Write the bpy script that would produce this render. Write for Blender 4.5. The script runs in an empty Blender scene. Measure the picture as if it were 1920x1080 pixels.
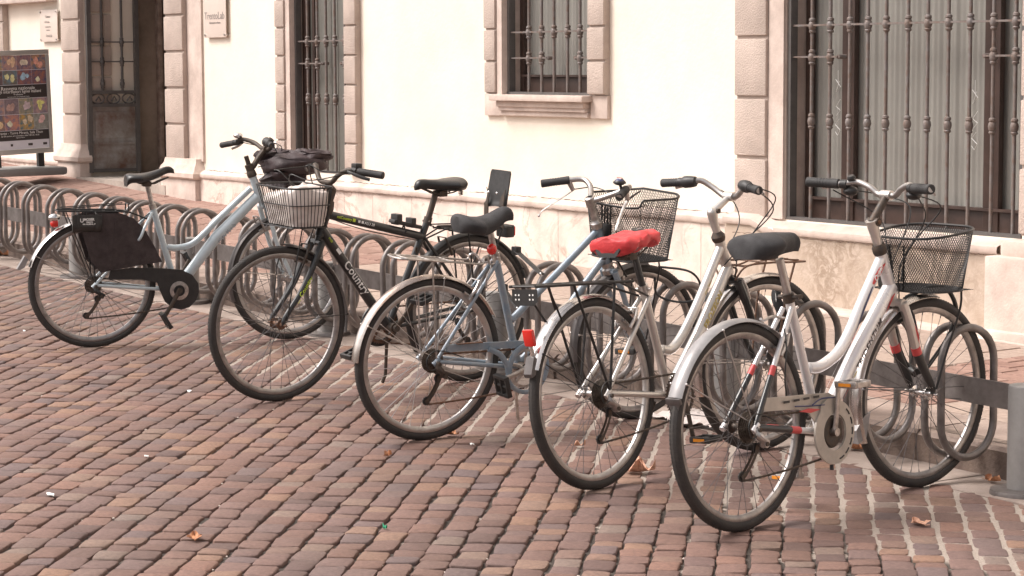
import bpy, bmesh, math, random
from mathutils import Vector, Matrix
R=math.radians
rng=random.Random(7)
scene=bpy.context.scene
col=scene.collection
# ---------------------------------------------------------------- camera
cam=bpy.data.cameras.new('camera'); co=bpy.data.objects.new('camera',cam); col.objects.link(co)
cr=Vector((0.5545266,0.832156,-0.00408048)); cu=Vector((-0.07883891,0.05741627,0.99523253)); cf=Vector((-0.82842301,0.55156121,-0.09744512))
m=Matrix((cr,cu,-cf)).transposed().to_4x4(); m.translation=Vector((8,0,1.5282)); co.matrix_world=m
cam.sensor_width=36; cam.lens=36*4310.28/1920; cam.clip_start=.1; cam.clip_end=400
scene.camera=co
scene.render.resolution_x=1024; scene.render.resolution_y=576
# ---------------------------------------------------------------- sky, sun, exposure
SUN_EL=R(52); SUN_AZ=R(215)      # azimuth clockwise from +Y
w=bpy.data.worlds.new('World'); scene.world=w; w.use_nodes=True
nt=w.node_tree; bg=nt.nodes['Background']
sky=nt.nodes.new('ShaderNodeTexSky'); sky.sky_type='NISHITA'; sky.sun_disc=False
sky.sun_elevation=SUN_EL; sky.sun_rotation=SUN_AZ; sky.air_density=1.0; sky.dust_density=6.0; sky.ozone_density=1.0
hs=nt.nodes.new('ShaderNodeHueSaturation'); hs.inputs['Saturation'].default_value=.22
mul=nt.nodes.new('ShaderNodeMix'); mul.data_type='RGBA'; mul.blend_type='MULTIPLY'; mul.inputs[0].default_value=1
mul.inputs[7].default_value=(1.04,.98,.955,1)
nt.links.new(sky.outputs[0],hs.inputs['Color']); nt.links.new(hs.outputs[0],mul.inputs[6]); nt.links.new(mul.outputs[2],bg.inputs[0])
bg.inputs[1].default_value=.13
sl=bpy.data.lights.new('sun','SUN'); sl.energy=1.35; sl.angle=R(22); sl.color=(1,.95,.90)
so=bpy.data.objects.new('sun',sl); col.objects.link(so)
sd=Vector((math.sin(SUN_AZ)*math.cos(SUN_EL),math.cos(SUN_AZ)*math.cos(SUN_EL),math.sin(SUN_EL)))
so.rotation_euler=sd.to_track_quat('Z','Y').to_euler(); so.location=(0,-5,12)
vs=scene.view_settings; vs.view_transform='Standard'; vs.look='None'; vs.exposure=.80; vs.gamma=1
# ---------------------------------------------------------------- materials
def mat(name,c,rough=.5,metal=0.,var=0.,vscale=20.,bump=0.,bscale=200.,c2=None,spec=.5,detail=4,coat=0.):
    m=bpy.data.materials.new(name); m.use_nodes=True; n=m.node_tree.nodes; l=m.node_tree.links
    b=n['Principled BSDF']; b.inputs['Base Color'].default_value=(*c,1); b.inputs['Roughness'].default_value=rough; b.inputs['Metallic'].default_value=metal
    b.inputs['Specular IOR Level'].default_value=spec; b.inputs['Coat Weight'].default_value=coat
    tc=n.new('ShaderNodeTexCoord')
    if var or c2:
        t=n.new('ShaderNodeTexNoise'); t.inputs['Scale'].default_value=vscale; t.inputs['Detail'].default_value=detail; t.inputs['Roughness'].default_value=.65
        l.new(tc.outputs['Object'],t.inputs['Vector'])
        mp=n.new('ShaderNodeMapRange'); mp.inputs[1].default_value=.35; mp.inputs[2].default_value=.68; l.new(t.outputs['Fac'],mp.inputs[0])
        mx=n.new('ShaderNodeMix'); mx.data_type='RGBA'
        k=c2 if c2 else tuple(x*(1-var) for x in c)
        mx.inputs[6].default_value=(*(min(1,x*(1+var*.5)) for x in c),1); mx.inputs[7].default_value=(*k,1)
        l.new(mp.outputs[0],mx.inputs[0]); l.new(mx.outputs[2],b.inputs['Base Color'])
        mr=n.new('ShaderNodeMapRange'); mr.inputs[3].default_value=max(.03,rough*.75); mr.inputs[4].default_value=min(1,rough*1.35); l.new(t.outputs['Fac'],mr.inputs[0]); l.new(mr.outputs[0],b.inputs['Roughness'])
    if bump:
        t2=n.new('ShaderNodeTexNoise'); t2.inputs['Scale'].default_value=bscale; t2.inputs['Detail'].default_value=3
        l.new(tc.outputs['Object'],t2.inputs['Vector'])
        bp=n.new('ShaderNodeBump'); bp.inputs['Strength'].default_value=bump; bp.inputs['Distance'].default_value=.004
        l.new(t2.outputs['Fac'],bp.inputs['Height']); l.new(bp.outputs[0],b.inputs['Normal'])
    return m
M={}
M['tyre']=mat('tyre_rubber',(.024,.022,.0215),.72,var=.45,vscale=25,c2=(.055,.048,.043),bump=.5,bscale=260)
M['rim']=mat('rim_alloy',(.52,.5,.485),.36,1,var=.25,vscale=14)
M['rimd']=mat('dull_rim_alloy',(.36,.34,.33),.42,1,var=.35,vscale=14)
M['spoke']=mat('spoke_steel',(.5,.48,.47),.35,1)
M['spoked']=mat('dark_spoke_steel',(.16,.15,.15),.45,.7)
M['chrome']=mat('chrome',(.75,.73,.72),.16,1,var=.15,vscale=30)
M['steel']=mat('weathered_steel',(.5,.47,.45),.36,1,var=.4,vscale=40)
M['dark']=mat('dark_greasy_steel',(.045,.04,.037),.55,.4,var=.5,vscale=60,c2=(.1,.07,.05))
M['cass']=mat('cassette_steel',(.16,.135,.115),.42,.8,var=.5,vscale=70,c2=(.05,.04,.033))
M['rusty']=mat('rusty_steel',(.14,.1,.08),.6,.5,var=.4,vscale=60,c2=(.16,.07,.035))
M['black']=mat('black_plastic',(.025,.024,.024),.42,var=.3,vscale=40)
M['blackp']=mat('black_frame_paint',(.022,.023,.024),.3,var=.3,vscale=12,coat=.3)
M['rubber']=mat('grip_rubber',(.03,.029,.029),.6,bump=.4,bscale=400)
M['vinyl']=mat('saddle_vinyl',(.022,.021,.021),.33,var=.3,vscale=20,bump=.15,bscale=500)
M['lycra']=mat('saddle_cover_fabric',(.035,.034,.036),.75,var=.2,vscale=15,bump=.3,bscale=600)
M['blue']=mat('pale_blue_paint',(.5,.58,.62),.3,.1,var=.12,vscale=9,coat=.4)
M['bluegrey']=mat('scuffed_blue_grey_paint',(.17,.23,.29),.38,.2,var=.2,vscale=18,c2=(.3,.33,.36),coat=.2)
M['silver']=mat('silver_frame_paint',(.6,.57,.54),.3,.75,var=.12,vscale=10,coat=.3)
M['white']=mat('white_silver_frame_paint',(.72,.7,.7),.28,.35,var=.06,vscale=8,coat=.4)
M['guard']=mat('champagne_plastic',(.47,.43,.38),.4,.25,var=.15,vscale=14)
M['fender']=mat('chromed_mudguard',(.66,.63,.61),.2,1,var=.2,vscale=16)
M['fenderr']=mat('mudguard_browned_chrome',(.58,.54,.51),.25,1,var=.3,vscale=7,c2=(.34,.25,.2))
M['fenderdk']=mat('dark_grey_mudguard',(.12,.11,.108),.35,.5,var=.3,vscale=10)
M['fenderg']=mat('grey_plastic_mudguard',(.3,.29,.29),.3,.2,var=.3,vscale=8)
M['red']=mat('red_lens',(.62,.02,.012),.2,coat=.5)
M['redp']=mat('red_decal',(.58,.07,.07),.4)
M['navy']=mat('navy_decal',(.05,.06,.14),.4)
M['darkdec']=mat('dark_decal',(.06,.05,.05),.4)
M['gold']=mat('gold_decal',(.5,.4,.12),.4)
M['whited']=mat('white_decal',(.8,.8,.78),.4)
M['limed']=mat('lime_decal',(.5,.65,.05),.4)
M['greyd']=mat('grey_decal',(.3,.33,.36),.4)
M['redcloth']=mat('red_nylon',(.58,.04,.045),.5,var=.2,vscale=14,bump=1.0,bscale=38)
M['browncloth']=mat('brown_black_cloth',(.042,.03,.03),.8,var=.3,vscale=20,bump=.5,bscale=300)
M['bagcloth']=mat('dark_bag_nylon',(.05,.033,.036),.6,var=.4,vscale=9,bump=.8,bscale=45)
M['whitebag']=mat('white_plastic_bag',(.72,.64,.6),.45,var=.12,vscale=12,bump=.9,bscale=30)
M['leather']=mat('black_leatherette',(.035,.034,.032),.45,var=.3,vscale=30,bump=.3,bscale=200)
M['galv']=mat('galvanised_steel',(.215,.197,.19),.42,.6,var=.35,vscale=9,c2=(.135,.118,.11),bump=.15,bscale=60)
M['galvp']=mat('grey_painted_post',(.3,.29,.28),.5,.3,var=.2,vscale=8)
M['cable']=mat('cable_black',(.02,.02,.02),.5)
M['wire']=mat('black_wire',(.022,.021,.021),.42,.2)
M['amber']=mat('amber_reflector',(.7,.25,.02),.3)
M['plateink']=mat('plate_ink',(.28,.24,.22),.5)
M['strapblk']=mat('black_webbing',(.02,.02,.022),.8)
# ---------------------------------------------------------------- mesh builder
def ortho(d):
    d=Vector(d).normalized(); a=Vector((0,0,1)) if abs(d.z)<.9 else Vector((1,0,0))
    u=d.cross(a).normalized(); return d,u,d.cross(u).normalized()
class MB:
    def __init__(s,T=None): s.v=[];s.f=[];s.T=T
    def add(s,vs,fs):
        o=len(s.v); s.v+= [Vector(p) for p in vs]; s.f+=[tuple(i+o for i in f) for f in fs]; return s
    def tube(s,pts,r,n=8,closed=False,cap=True,flat=None):
        pts=[Vector(p) for p in pts]; N=len(pts)
        rr=r if isinstance(r,(list,tuple)) else [r]*N
        t0=(pts[1]-pts[0]).normalized(); _,u,_=ortho(t0)
        if flat is not None: u=(Vector(flat)-t0*t0.dot(Vector(flat))).normalized()
        vs=[];
        for i,p in enumerate(pts):
            if closed: t=pts[(i+1)%N]-pts[i-1]
            else: t=pts[min(i+1,N-1)]-pts[max(i-1,0)]
            t.normalize(); u=(u-t*u.dot(t)).normalized(); v=t.cross(u)
            ra=rr[i]; a,b=(ra if isinstance(ra,tuple) else (ra,ra))
            for k in range(n):
                an=2*math.pi*k/n; vs.append(p+u*(math.cos(an)*a)+v*(math.sin(an)*b))
        fs=[]
        for i in range(N if closed else N-1):
            j=(i+1)%N
            for k in range(n):
                fs.append((i*n+k,i*n+(k+1)%n,j*n+(k+1)%n,j*n+k))
        if cap and not closed: fs.append(tuple(range(n))[::-1]); fs.append(tuple((N-1)*n+k for k in range(n)))
        return s.add(vs,fs)
    def box(s,c,sz,rot=None,bev=0):
        c=Vector(c); x,y,z=[q/2 for q in sz]; rot=rot or Matrix.Identity(3)
        if bev:
            bm=bmesh.new(); bmesh.ops.create_cube(bm,size=1)
            for v in bm.verts: v.co=Vector((v.co.x*sz[0],v.co.y*sz[1],v.co.z*sz[2]))
            bmesh.ops.bevel(bm,geom=list(bm.edges),offset=bev,segments=2,affect='EDGES',profile=.6)
            bm.verts.index_update(); vs=[c+rot@v.co for v in bm.verts]; fs=[tuple(v.index for v in f.verts) for f in bm.faces]; bm.free()
            return s.add(vs,fs)
        vs=[c+rot@Vector((a*x,b*y,d*z)) for a in(-1,1) for b in(-1,1) for d in(-1,1)]
        return s.add(vs,[(0,1,3,2),(4,6,7,5),(0,4,5,1),(2,3,7,6),(0,2,6,4),(1,5,7,3)])
    def lathe(s,prof,o,axis,n=24,arc=None,closed=False):
        # prof: (radius, height along axis)
        d,u,v=ortho(axis); o=Vector(o); m=len(prof); vs=[]; A=arc or (0,2*math.pi); K=n if not arc else n+1
        for k in range(K):
            an=A[0]+(A[1]-A[0])*k/n
            for (r,h) in prof: vs.append(o+d*h+u*(math.cos(an)*r)+v*(math.sin(an)*r))
        fs=[]
        for k in range(n):
            j=(k+1)%K
            for i in range(m if closed else m-1):
                i2=(i+1)%m; fs.append((k*m+i,j*m+i,j*m+i2,k*m+i2))
        return s.add(vs,fs)
    def prism(s,poly,o,ux,uy,th):
        o=Vector(o);ux=Vector(ux);uy=Vector(uy);nz=ux.cross(uy).normalized()*th; n=len(poly)
        vs=[o+ux*a+uy*b for a,b in poly]+[o+ux*a+uy*b+nz for a,b in poly]
        fs=[tuple(range(n))[::-1],tuple(range(n,2*n))]+[(i,(i+1)%n,n+(i+1)%n,n+i) for i in range(n)]
        return s.add(vs,fs)
    def sphere(s,c,r,n=12,m=8):
        r=r if isinstance(r,(tuple,list)) else (r,r,r); c=Vector(c)
        vs=[c+Vector((0,0,r[2]))]
        for i in range(1,m):
            t=math.pi*i/m
            for k in range(n): a=2*math.pi*k/n; vs.append(c+Vector((math.sin(t)*math.cos(a)*r[0],math.sin(t)*math.sin(a)*r[1],math.cos(t)*r[2])))
        vs.append(c-Vector((0,0,r[2]))); fs=[]
        for k in range(n): fs.append((0,1+k,1+(k+1)%n)); fs.append((len(vs)-1,1+(m-2)*n+(k+1)%n,1+(m-2)*n+k))
        for i in range(m-2):
            for k in range(n): fs.append((1+i*n+k,1+(i+1)*n+k,1+(i+1)*n+(k+1)%n,1+i*n+(k+1)%n))
        return s.add(vs,fs)
    def grid(s,fn,nu,nv,closeu=False,closev=False):
        vs=[fn(i/(nu if closeu else nu-1),j/(nv if closev else nv-1)) for i in range(nu) for j in range(nv)]; fs=[]
        for i in range(nu if closeu else nu-1):
            for j in range(nv if closev else nv-1):
                a=i*nv+j;b=((i+1)%nu)*nv+j;c=((i+1)%nu)*nv+(j+1)%nv;d=i*nv+(j+1)%nv; fs.append((a,b,c,d))
        return s.add(vs,fs)
    def build(s,name,m,parent=None,smooth=35,fix=True):
        me=bpy.data.meshes.new(name); vv=[s.T@p for p in s.v] if s.T else s.v
        me.from_pydata([tuple(p) for p in vv],[],s.f); me.validate()
        if fix:
            bm=bmesh.new(); bm.from_mesh(me); bmesh.ops.recalc_face_normals(bm,faces=bm.faces); bm.to_mesh(me); bm.free()
        o=bpy.data.objects.new(name,me); col.objects.link(o)
        if m: me.materials.append(M[m] if isinstance(m,str) else m)
        if smooth:
            for p in me.polygons: p.use_smooth=True
            me.set_sharp_from_angle(angle=R(smooth))
        if parent: o.parent=parent
        return o
def tag(o,label=None,cat=None,group=None,kind=None):
    if label:o['label']=label
    if cat:o['category']=cat
    if group:o['group']=group
    if kind:o['kind']=kind
    return o
def empty(name,loc=(0,0,0),M4=None):
    o=bpy.data.objects.new(name,None); o.empty_display_size=.1; col.objects.link(o)
    if M4: o.matrix_world=M4
    else: o.location=loc
    return o
def spl(pts,n=6):
    P=[Vector(p) for p in pts]; P=[P[0]*2-P[1]]+P+[P[-1]*2-P[-2]]; out=[]
    for i in range(1,len(P)-2):
        for k in range(n):
            t=k/n; a,b,c,d=P[i-1:i+3]
            out.append(.5*((2*b)+(c-a)*t+(2*a-5*b+4*c-d)*t*t+(3*b-a-3*c+d)*t**3))
    out.append(P[-2]); return out
def arc(c,r,a0,a1,n=12,y=0):   # arc in the local x-z plane, degrees from +x towards +z
    return [(c[0]+r*math.cos(R(a0+(a1-a0)*i/n)),y,c[1]+r*math.sin(R(a0+(a1-a0)*i/n))) for i in range(n+1)]
def text_mesh(txt,size,extr=.0008,shear=0,space=1,bold=0,res=3):
    cu=bpy.data.curves.new('t','FONT'); cu.body=txt; cu.size=size; cu.extrude=extr; cu.shear=shear; cu.space_character=space; cu.align_x='CENTER'; cu.align_y='CENTER'; cu.resolution_u=res; cu.offset=bold
    o=bpy.data.objects.new('t',cu); me=bpy.data.meshes.new_from_object(o)
    vs=[v.co.copy() for v in me.vertices]; fs=[tuple(p.vertices) for p in me.polygons]
    bpy.data.objects.remove(o); bpy.data.curves.remove(cu); bpy.data.meshes.remove(me); return vs,fs
def text_plane(mb,txt,size,o,ux,uy,extr=.0008,**k):
    vs,fs=text_mesh(txt,size,extr,**k); o=Vector(o);ux=Vector(ux).normalized();uy=Vector(uy).normalized();n=ux.cross(uy)
    return mb.add([o+ux*v.x+uy*v.y+n*v.z for v in vs],fs)
def text_tube(mb,txt,size,p0,p1,r,side,t=.5,lift=.0012,off=0,**k):
    # writing wrapped round a tube, centred at fraction t, facing direction side
    vs,fs=text_mesh(txt,size,.0004,**k); p0=Vector(p0);p1=Vector(p1); ax=(p1-p0).normalized(); sd_=Vector(side); sd_=(sd_-ax*sd_.dot(ax)).normalized(); up=sd_.cross(ax)
    c=p0.lerp(p1,t); rr=r+lift; out=[]
    for v in vs:
        a=(v.y+off)/rr; q=rr+v.z; out.append(c+ax*v.x+sd_*(math.cos(a)*q)+up*(math.sin(a)*q))
    return mb.add(out,fs)
GS=.0165
def gz(x): return -GS*x
# ================================================================ SETTING
exec_setting=True
def lerp(a,b,t): return a+(b-a)*t
def wall_base(x):
    P=[(-40,1.0),(-14,.58),(-12.25,.512),(-9.35,.40),(-4.41,.245),(-2,.19),(2,.11),(12,-.05),(40,-.5)]
    for (a,b),(c,d) in zip(P,P[1:]):
        if a<=x<=c: return lerp(b,d,(x-a)/(c-a))
    return 0
def pave_z(x,y):
    z0=gz(x)+.125; t=max(0,min(1,(y-6.2)/2.3)); return z0+(wall_base(x)-z0)*t*t*(1.2-.2*t)
def nodes(m): return m.node_tree.nodes,m.node_tree.links,m.node_tree.nodes['Principled BSDF']
# --- ground materials
def attr_mat(name,stops,rough,noise=70,bump=.6,dirt=(.09,.065,.05)):
    m=bpy.data.materials.new(name); m.use_nodes=True; n,l,b=nodes(m)
    at=n.new('ShaderNodeAttribute'); at.attribute_name='tone'
    cr_=n.new('ShaderNodeValToRGB'); e=cr_.color_ramp.elements
    e[0].position=stops[0][0]; e[0].color=(*stops[0][1],1); e[1].position=stops[-1][0]; e[1].color=(*stops[-1][1],1)
    for p,c in stops[1:-1]: q=e.new(p); q.color=(*c,1)
    l.new(at.outputs['Fac'],cr_.inputs[0])
    tc=n.new('ShaderNodeTexCoord'); t=n.new('ShaderNodeTexNoise'); t.inputs['Scale'].default_value=noise; t.inputs['Detail'].default_value=5; t.inputs['Roughness'].default_value=.7; l.new(tc.outputs['Object'],t.inputs['Vector'])
    mr=n.new('ShaderNodeMapRange'); mr.inputs[1].default_value=.3;mr.inputs[2].default_value=.7;mr.inputs[3].default_value=.72;mr.inputs[4].default_value=1.22; l.new(t.outputs['Fac'],mr.inputs[0])
    hsv=n.new('ShaderNodeHueSaturation'); l.new(cr_.outputs[0],hsv.inputs['Color']); l.new(mr.outputs[0],hsv.inputs['Value'])
    t2=n.new('ShaderNodeTexNoise'); t2.inputs['Scale'].default_value=1.3; t2.inputs['Detail'].default_value=5; l.new(tc.outputs['Object'],t2.inputs['Vector'])
    m2=n.new('ShaderNodeMapRange'); m2.inputs[1].default_value=.45;m2.inputs[2].default_value=.8;m2.inputs[3].default_value=0;m2.inputs[4].default_value=.45; l.new(t2.outputs['Fac'],m2.inputs[0])
    mx=n.new('ShaderNodeMix'); mx.data_type='RGBA'; mx.inputs[7].default_value=(*dirt,1); l.new(m2.outputs[0],mx.inputs[0]); l.new(hsv.outputs[0],mx.inputs[6]); l.new(mx.outputs[2],b.inputs['Base Color'])
    b.inputs['Roughness'].default_value=rough; b.inputs['Specular IOR Level'].default_value=.35
    bp=n.new('ShaderNodeBump'); bp.inputs['Strength'].default_value=bump; bp.inputs['Distance'].default_value=.004; l.new(t.outputs['Fac'],bp.inputs['Height']); l.new(bp.outputs[0],b.inputs['Normal'])
    return m
sett_m=attr_mat('porphyry_setts',[(0,(.120,.080,.073)),(.22,(.18,.107,.086)),(.42,(.16,.105,.094)),(.58,(.22,.127,.098)),(.76,(.142,.104,.101)),(.9,(.245,.147,.104)),(1,(.19,.145,.125))],.72)
def attr_set(me,vals):
    a=me.attributes.new('tone','FLOAT','FACE'); a.data.foreach_set('value',vals)
CR=[]
def setts():
    ang=R(139); u=Vector((math.cos(ang),math.sin(ang),0)); v=Vector((-u.y,u.x,0))
    vs=[];fs=[];tone=[]
    cx,cy=-2,3.5
    # rows run along u; v offset .105
    W=.1025
    for i in range(-130,130):
        vo=i*W; s=-11+rng.random()*.15; wob=i*.11
        while s<12:
            Ls=rng.choice((.085,.10,.11,.12,.125,.135,.15))*rng.uniform(.92,1.08); c=u*(s+Ls/2)+v*(vo+.010*math.sin(s*1.1+wob)+.004*math.sin(s*3.1+wob*2.3)+rng.uniform(-.003,.003)); x=cx+c.x;y=cy+c.y
            s+=Ls
            if y>5.99 or y<-2.5 or x<-15 or x>6.2: continue
            # in view only (with margin)
            d=Vector((x,y,gz(x)))-Vector((8,0,1.5282)); dep=d.dot(cf)
            if dep<5.0 : continue
            if abs(d.dot(cr)/dep)>.36 or d.dot(cu)/dep<-.19: continue
            mort=(y>5.08+.05*math.sin(x*3)); gap=.0052+rng.random()*.002; gw=(.0030+rng.random()*.0026 if not mort else .0065+rng.random()*.004)
            hh=(.0 if not mort else -.001)+rng.uniform(-.003,.003)*(1 if not mort else .5); kf=1 if not mort else .4; tx=rng.uniform(-.022,.022)*kf; ty=rng.uniform(-.035,.035)*kf
            a=Ls/2-gap*.6; b_=W/2-gw; bz=.022
            J=lambda q:rng.uniform(-q,q)
            cor=[(-a+J(.007),-b_+J(.006)),(a+J(.007),-b_+J(.006)),(a+J(.007),b_+J(.006)),(-a+J(.007),b_+J(.006))]
            # 12 point outline (corners cut), rings: base, shoulder, top inset, centre
            ol=[]
            for k in range(4):
                p=Vector(cor[k]);q=Vector(cor[(k+1)%4]);o_=Vector(cor[k-1])
                ol.append(p+(o_-p).normalized()*rng.uniform(.006,.013)); ol.append(p+(q-p).normalized()*rng.uniform(.006,.013)); ol.append((p+q)/2+Vector((J(.002),J(.002))))
            b0=len(vs)
            for (sc,zz) in ((1.0,-.03),(1.0,bz-.006),(.978,bz-.0018),(.90,bz)):
                for p in ol:
                    px,py=p.x*sc,p.y*(sc-.03*(sc<.9)); X=x+u.x*px+v.x*py; Y=y+u.y*px+v.y*py
                    vs.append((X,Y,gz(X)-.022+zz+hh+px*tx+py*ty+(J(.0008) if sc<.99 else 0)))
            if not mort and rng.random()<.045: gp=Vector((x,y))+Vector((v.x,v.y))*(W/2)+Vector((u.x,u.y))*rng.uniform(-a,a); CR.append((gp.x,gp.y,rng.uniform(.003,.0085)))
            n=12
            X=x;vs.append((x,y,gz(x)-.022+bz+.0008+hh))
            cnt=0
            for r_ in range(3):
                for k in range(n): fs.append((b0+r_*n+k,b0+r_*n+(k+1)%n,b0+(r_+1)*n+(k+1)%n,b0+(r_+1)*n+k)); cnt+=1
            for k in range(n): fs.append((b0+3*n+k,b0+3*n+(k+1)%n,b0+4*n)); cnt+=1
            tn=rng.random()**.9; tone+=[tn]*cnt
    me=bpy.data.meshes.new('cobblestones'); me.from_pydata(vs,[],fs); attr_set(me,tone)
    for p in me.polygons: p.use_smooth=True
    me.set_sharp_from_angle(angle=R(50))
    o=bpy.data.objects.new('cobblestones',me); col.objects.link(o); me.materials.append(sett_m); tag(o,kind='structure')
setts()
def patch_mat(name,a,bc,thr_scale,rough=.85,bump=.8,bs=120,extra=None):
    m=mat(name,a,rough,var=.3,vscale=thr_scale,c2=bc,bump=bump,bscale=bs,detail=6); return m
# road bed: dark dirt joints, pale mortar joints near the rack
def road_bed():
    m=bpy.data.materials.new('joint_sand'); m.use_nodes=True; n,l,b=nodes(m)
    tc=n.new('ShaderNodeTexCoord'); sep=n.new('ShaderNodeSeparateXYZ'); l.new(tc.outputs['Object'],sep.inputs[0])
    t=n.new('ShaderNodeTexNoise'); t.inputs['Scale'].default_value=2.2; t.inputs['Detail'].default_value=6; l.new(tc.outputs['Object'],t.inputs['Vector'])
    ma=n.new('ShaderNodeMath'); ma.operation='MULTIPLY_ADD'; ma.inputs[1].default_value=.7; l.new(t.outputs['Fac'],ma.inputs[0]); l.new(sep.outputs['Y'],ma.inputs[2])
    mr=n.new('ShaderNodeMapRange'); mr.inputs[1].default_value=5.36; mr.inputs[2].default_value=5.42; l.new(ma.outputs[0],mr.inputs[0])
    mx=n.new('ShaderNodeMix'); mx.data_type='RGBA'; mx.inputs[6].default_value=(.06,.048,.04,1); mx.inputs[7].default_value=(.33,.28,.24,1)
    # far left of the street the mortar is missing
    xr=n.new('ShaderNodeMapRange'); xr.inputs[1].default_value=-4.2; xr.inputs[2].default_value=-2.2; xr.inputs[3].default_value=.25; l.new(sep.outputs['X'],xr.inputs[0])
    mm=n.new('ShaderNodeMath'); mm.operation='MULTIPLY'; l.new(mr.outputs[0],mm.inputs[0]); l.new(xr.outputs[0],mm.inputs[1])
    # scattered pale crumbs of mortar in the sandy joints
    t4=n.new('ShaderNodeTexNoise'); t4.inputs['Scale'].default_value=7; t4.inputs['Detail'].default_value=3; l.new(tc.outputs['Object'],t4.inputs['Vector'])
    r4=n.new('ShaderNodeMapRange'); r4.inputs[1].default_value=.62; r4.inputs[2].default_value=.66; l.new(t4.outputs['Fac'],r4.inputs[0])
    mxm=n.new('ShaderNodeMath'); mxm.operation='MAXIMUM'; l.new(mm.outputs[0],mxm.inputs[0]); l.new(r4.outputs[0],mxm.inputs[1])
    l.new(mxm.outputs[0],mx.inputs[0])
    t3=n.new('ShaderNodeTexNoise'); t3.inputs['Scale'].default_value=140; t3.inputs['Detail'].default_value=4; l.new(tc.outputs['Object'],t3.inputs['Vector'])
    h=n.new('ShaderNodeHueSaturation'); m3=n.new('ShaderNodeMapRange'); m3.inputs[3].default_value=.5;m3.inputs[4].default_value=1.5; l.new(t3.outputs['Fac'],m3.inputs[0]); l.new(m3.outputs[0],h.inputs['Value']); l.new(mx.outputs[2],h.inputs['Color']); l.new(h.outputs[0],b.inputs['Base Color'])
    b.inputs['Roughness'].default_value=.95
    bp=n.new('ShaderNodeBump'); bp.inputs['Strength'].default_value=1; bp.inputs['Distance'].default_value=.005; l.new(t3.outputs['Fac'],bp.inputs['Height']); l.new(bp.outputs[0],b.inputs['Normal'])
    # mortar rises to just under the stones, sand lies lower
    mb=MB(); xs=[-30+i*.25 for i in range(200)]; ys=[-25,-10,-4,0,3,4,4.8,5.0,5.1,5.2,5.4,5.7,6.0]
    def f(x,y):
        k=max(0,min(1,(y-5.0)/.12)); return (x,y,gz(x)-.012+.0075*k)
    mb.add([f(x,y) for x in xs for y in ys],[(i*13+j,(i+1)*13+j,(i+1)*13+j+1,i*13+j+1) for i in range(199) for j in range(12)])
    tag(mb.build('road',m,smooth=0),kind='structure')
road_bed()
# ground sheet to the horizon, lower than everything
gm=mat('far_ground',(.2,.16,.14),.9,var=.3,vscale=.5)
mb=MB(); mb.add([(-300,-300,-8),(300,-300,-8),(300,300,-8),(-300,300,-8)],[(0,1,2,3)]); tag(mb.build('ground',gm,smooth=0),kind='structure')
# gutter strip
gut=mat('gutter_stone',(.33,.27,.235),.85,var=.35,vscale=3.2,c2=(.21,.165,.14),bump=.8,bscale=160,detail=8)
mb=MB(); N=120
for i in range(N):
    x0=-26+i*.32; x1=x0+.318; h=rng.uniform(-.002,.002)
    q=[(x0,5.955),(x1,5.955),(x1,6.3),(x0,6.3)]
    mb.add([(a,b,gz(a)+.001+h) for a,b in q]+[(a,b,gz(a)-.03) for a,b in q],[(0,1,2,3),(0,4,5,1),(1,5,6,2),(2,6,7,3),(3,7,4,0)])
tag(mb.build('gutter',gut,smooth=0),kind='structure')
# kerb stones
kerbm=mat('kerb_stone',(.34,.265,.225),.8,var=.3,vscale=4.5,c2=(.23,.175,.15),bump=.9,bscale=110,detail=8)
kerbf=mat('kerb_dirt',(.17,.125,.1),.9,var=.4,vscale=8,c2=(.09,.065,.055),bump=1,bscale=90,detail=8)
mb=MB(); x=-26
K=MB()
while x<12:
    Lk=rng.uniform(.9,1.3); x1=x+Lk-.006; y0=6.235+rng.uniform(-.006,.006); y1=6.61
    def P(a,b,dz): return (a,b,gz(a)+dz)
    tp=.122+rng.uniform(-.003,.003)
    n=10; vs=[]
    for i in range(n+1):
        a=lerp(x,x1,i/n); j=rng.uniform(-.006,.006)
        vs+=[P(a,y0+.004+j,-.05),P(a,y0+j,.05+rng.uniform(-.01,.01)),P(a,y0+.004+j,tp-.018),P(a,y0+.02,tp-.002),P(a,y1,pave_z(a,y1)-gz(a)+.003)]
    fs=[(i*5+k,(i+1)*5+k,(i+1)*5+k+1,i*5+k+1) for i in range(n) for k in range(4)]+[(4,3,2,1,0),(n*5,n*5+1,n*5+2,n*5+3,n*5+4)]
    K.add(vs,fs); x+=Lk
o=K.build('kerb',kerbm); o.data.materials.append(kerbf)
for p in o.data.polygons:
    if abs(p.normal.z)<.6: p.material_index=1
tag(o,kind='structure')
# pavement: base sheet + paving in fields
def pave_field(name,x0,x1,y0,y1,dx,dy,gap,mt,jit=.002,stag=True):
    vs=[];fs=[];tone=[]; ny=max(1,round((y1-y0)/dy)); dy=(y1-y0)/ny
    for j in range(ny):
        ya=y0+j*dy; yb=ya+dy-gap; x=x0-(rng.random()*dx if stag else 0)
        while x<x1:
            L=dx*rng.uniform(.75,1.3); xa=max(x,x0); xb=min(x+L-gap,x1-gap); x+=L
            if xb-xa<.03: continue
            h=rng.uniform(-jit,jit); b0=len(vs)
            for (e,zz) in ((0,-.006),(.004,.003)):
                for (a,b) in ((xa+e,ya+e),(xb-e,ya+e),(xb-e,yb-e),(xa+e,yb-e)): vs.append((a,b,pave_z(a,b)+zz+h))
            fs+=[(b0+4,b0+5,b0+6,b0+7)]+[(b0+k,b0+(k+1)%4,b0+4+(k+1)%4,b0+4+k) for k in range(4)]; tone+=[rng.random()]*5
    me=bpy.data.meshes.new(name); me.from_pydata(vs,[],fs); attr_set(me,tone); o=bpy.data.objects.new(name,me); col.objects.link(o); me.materials.append(mt); tag(o,kind='structure'); return o
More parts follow.
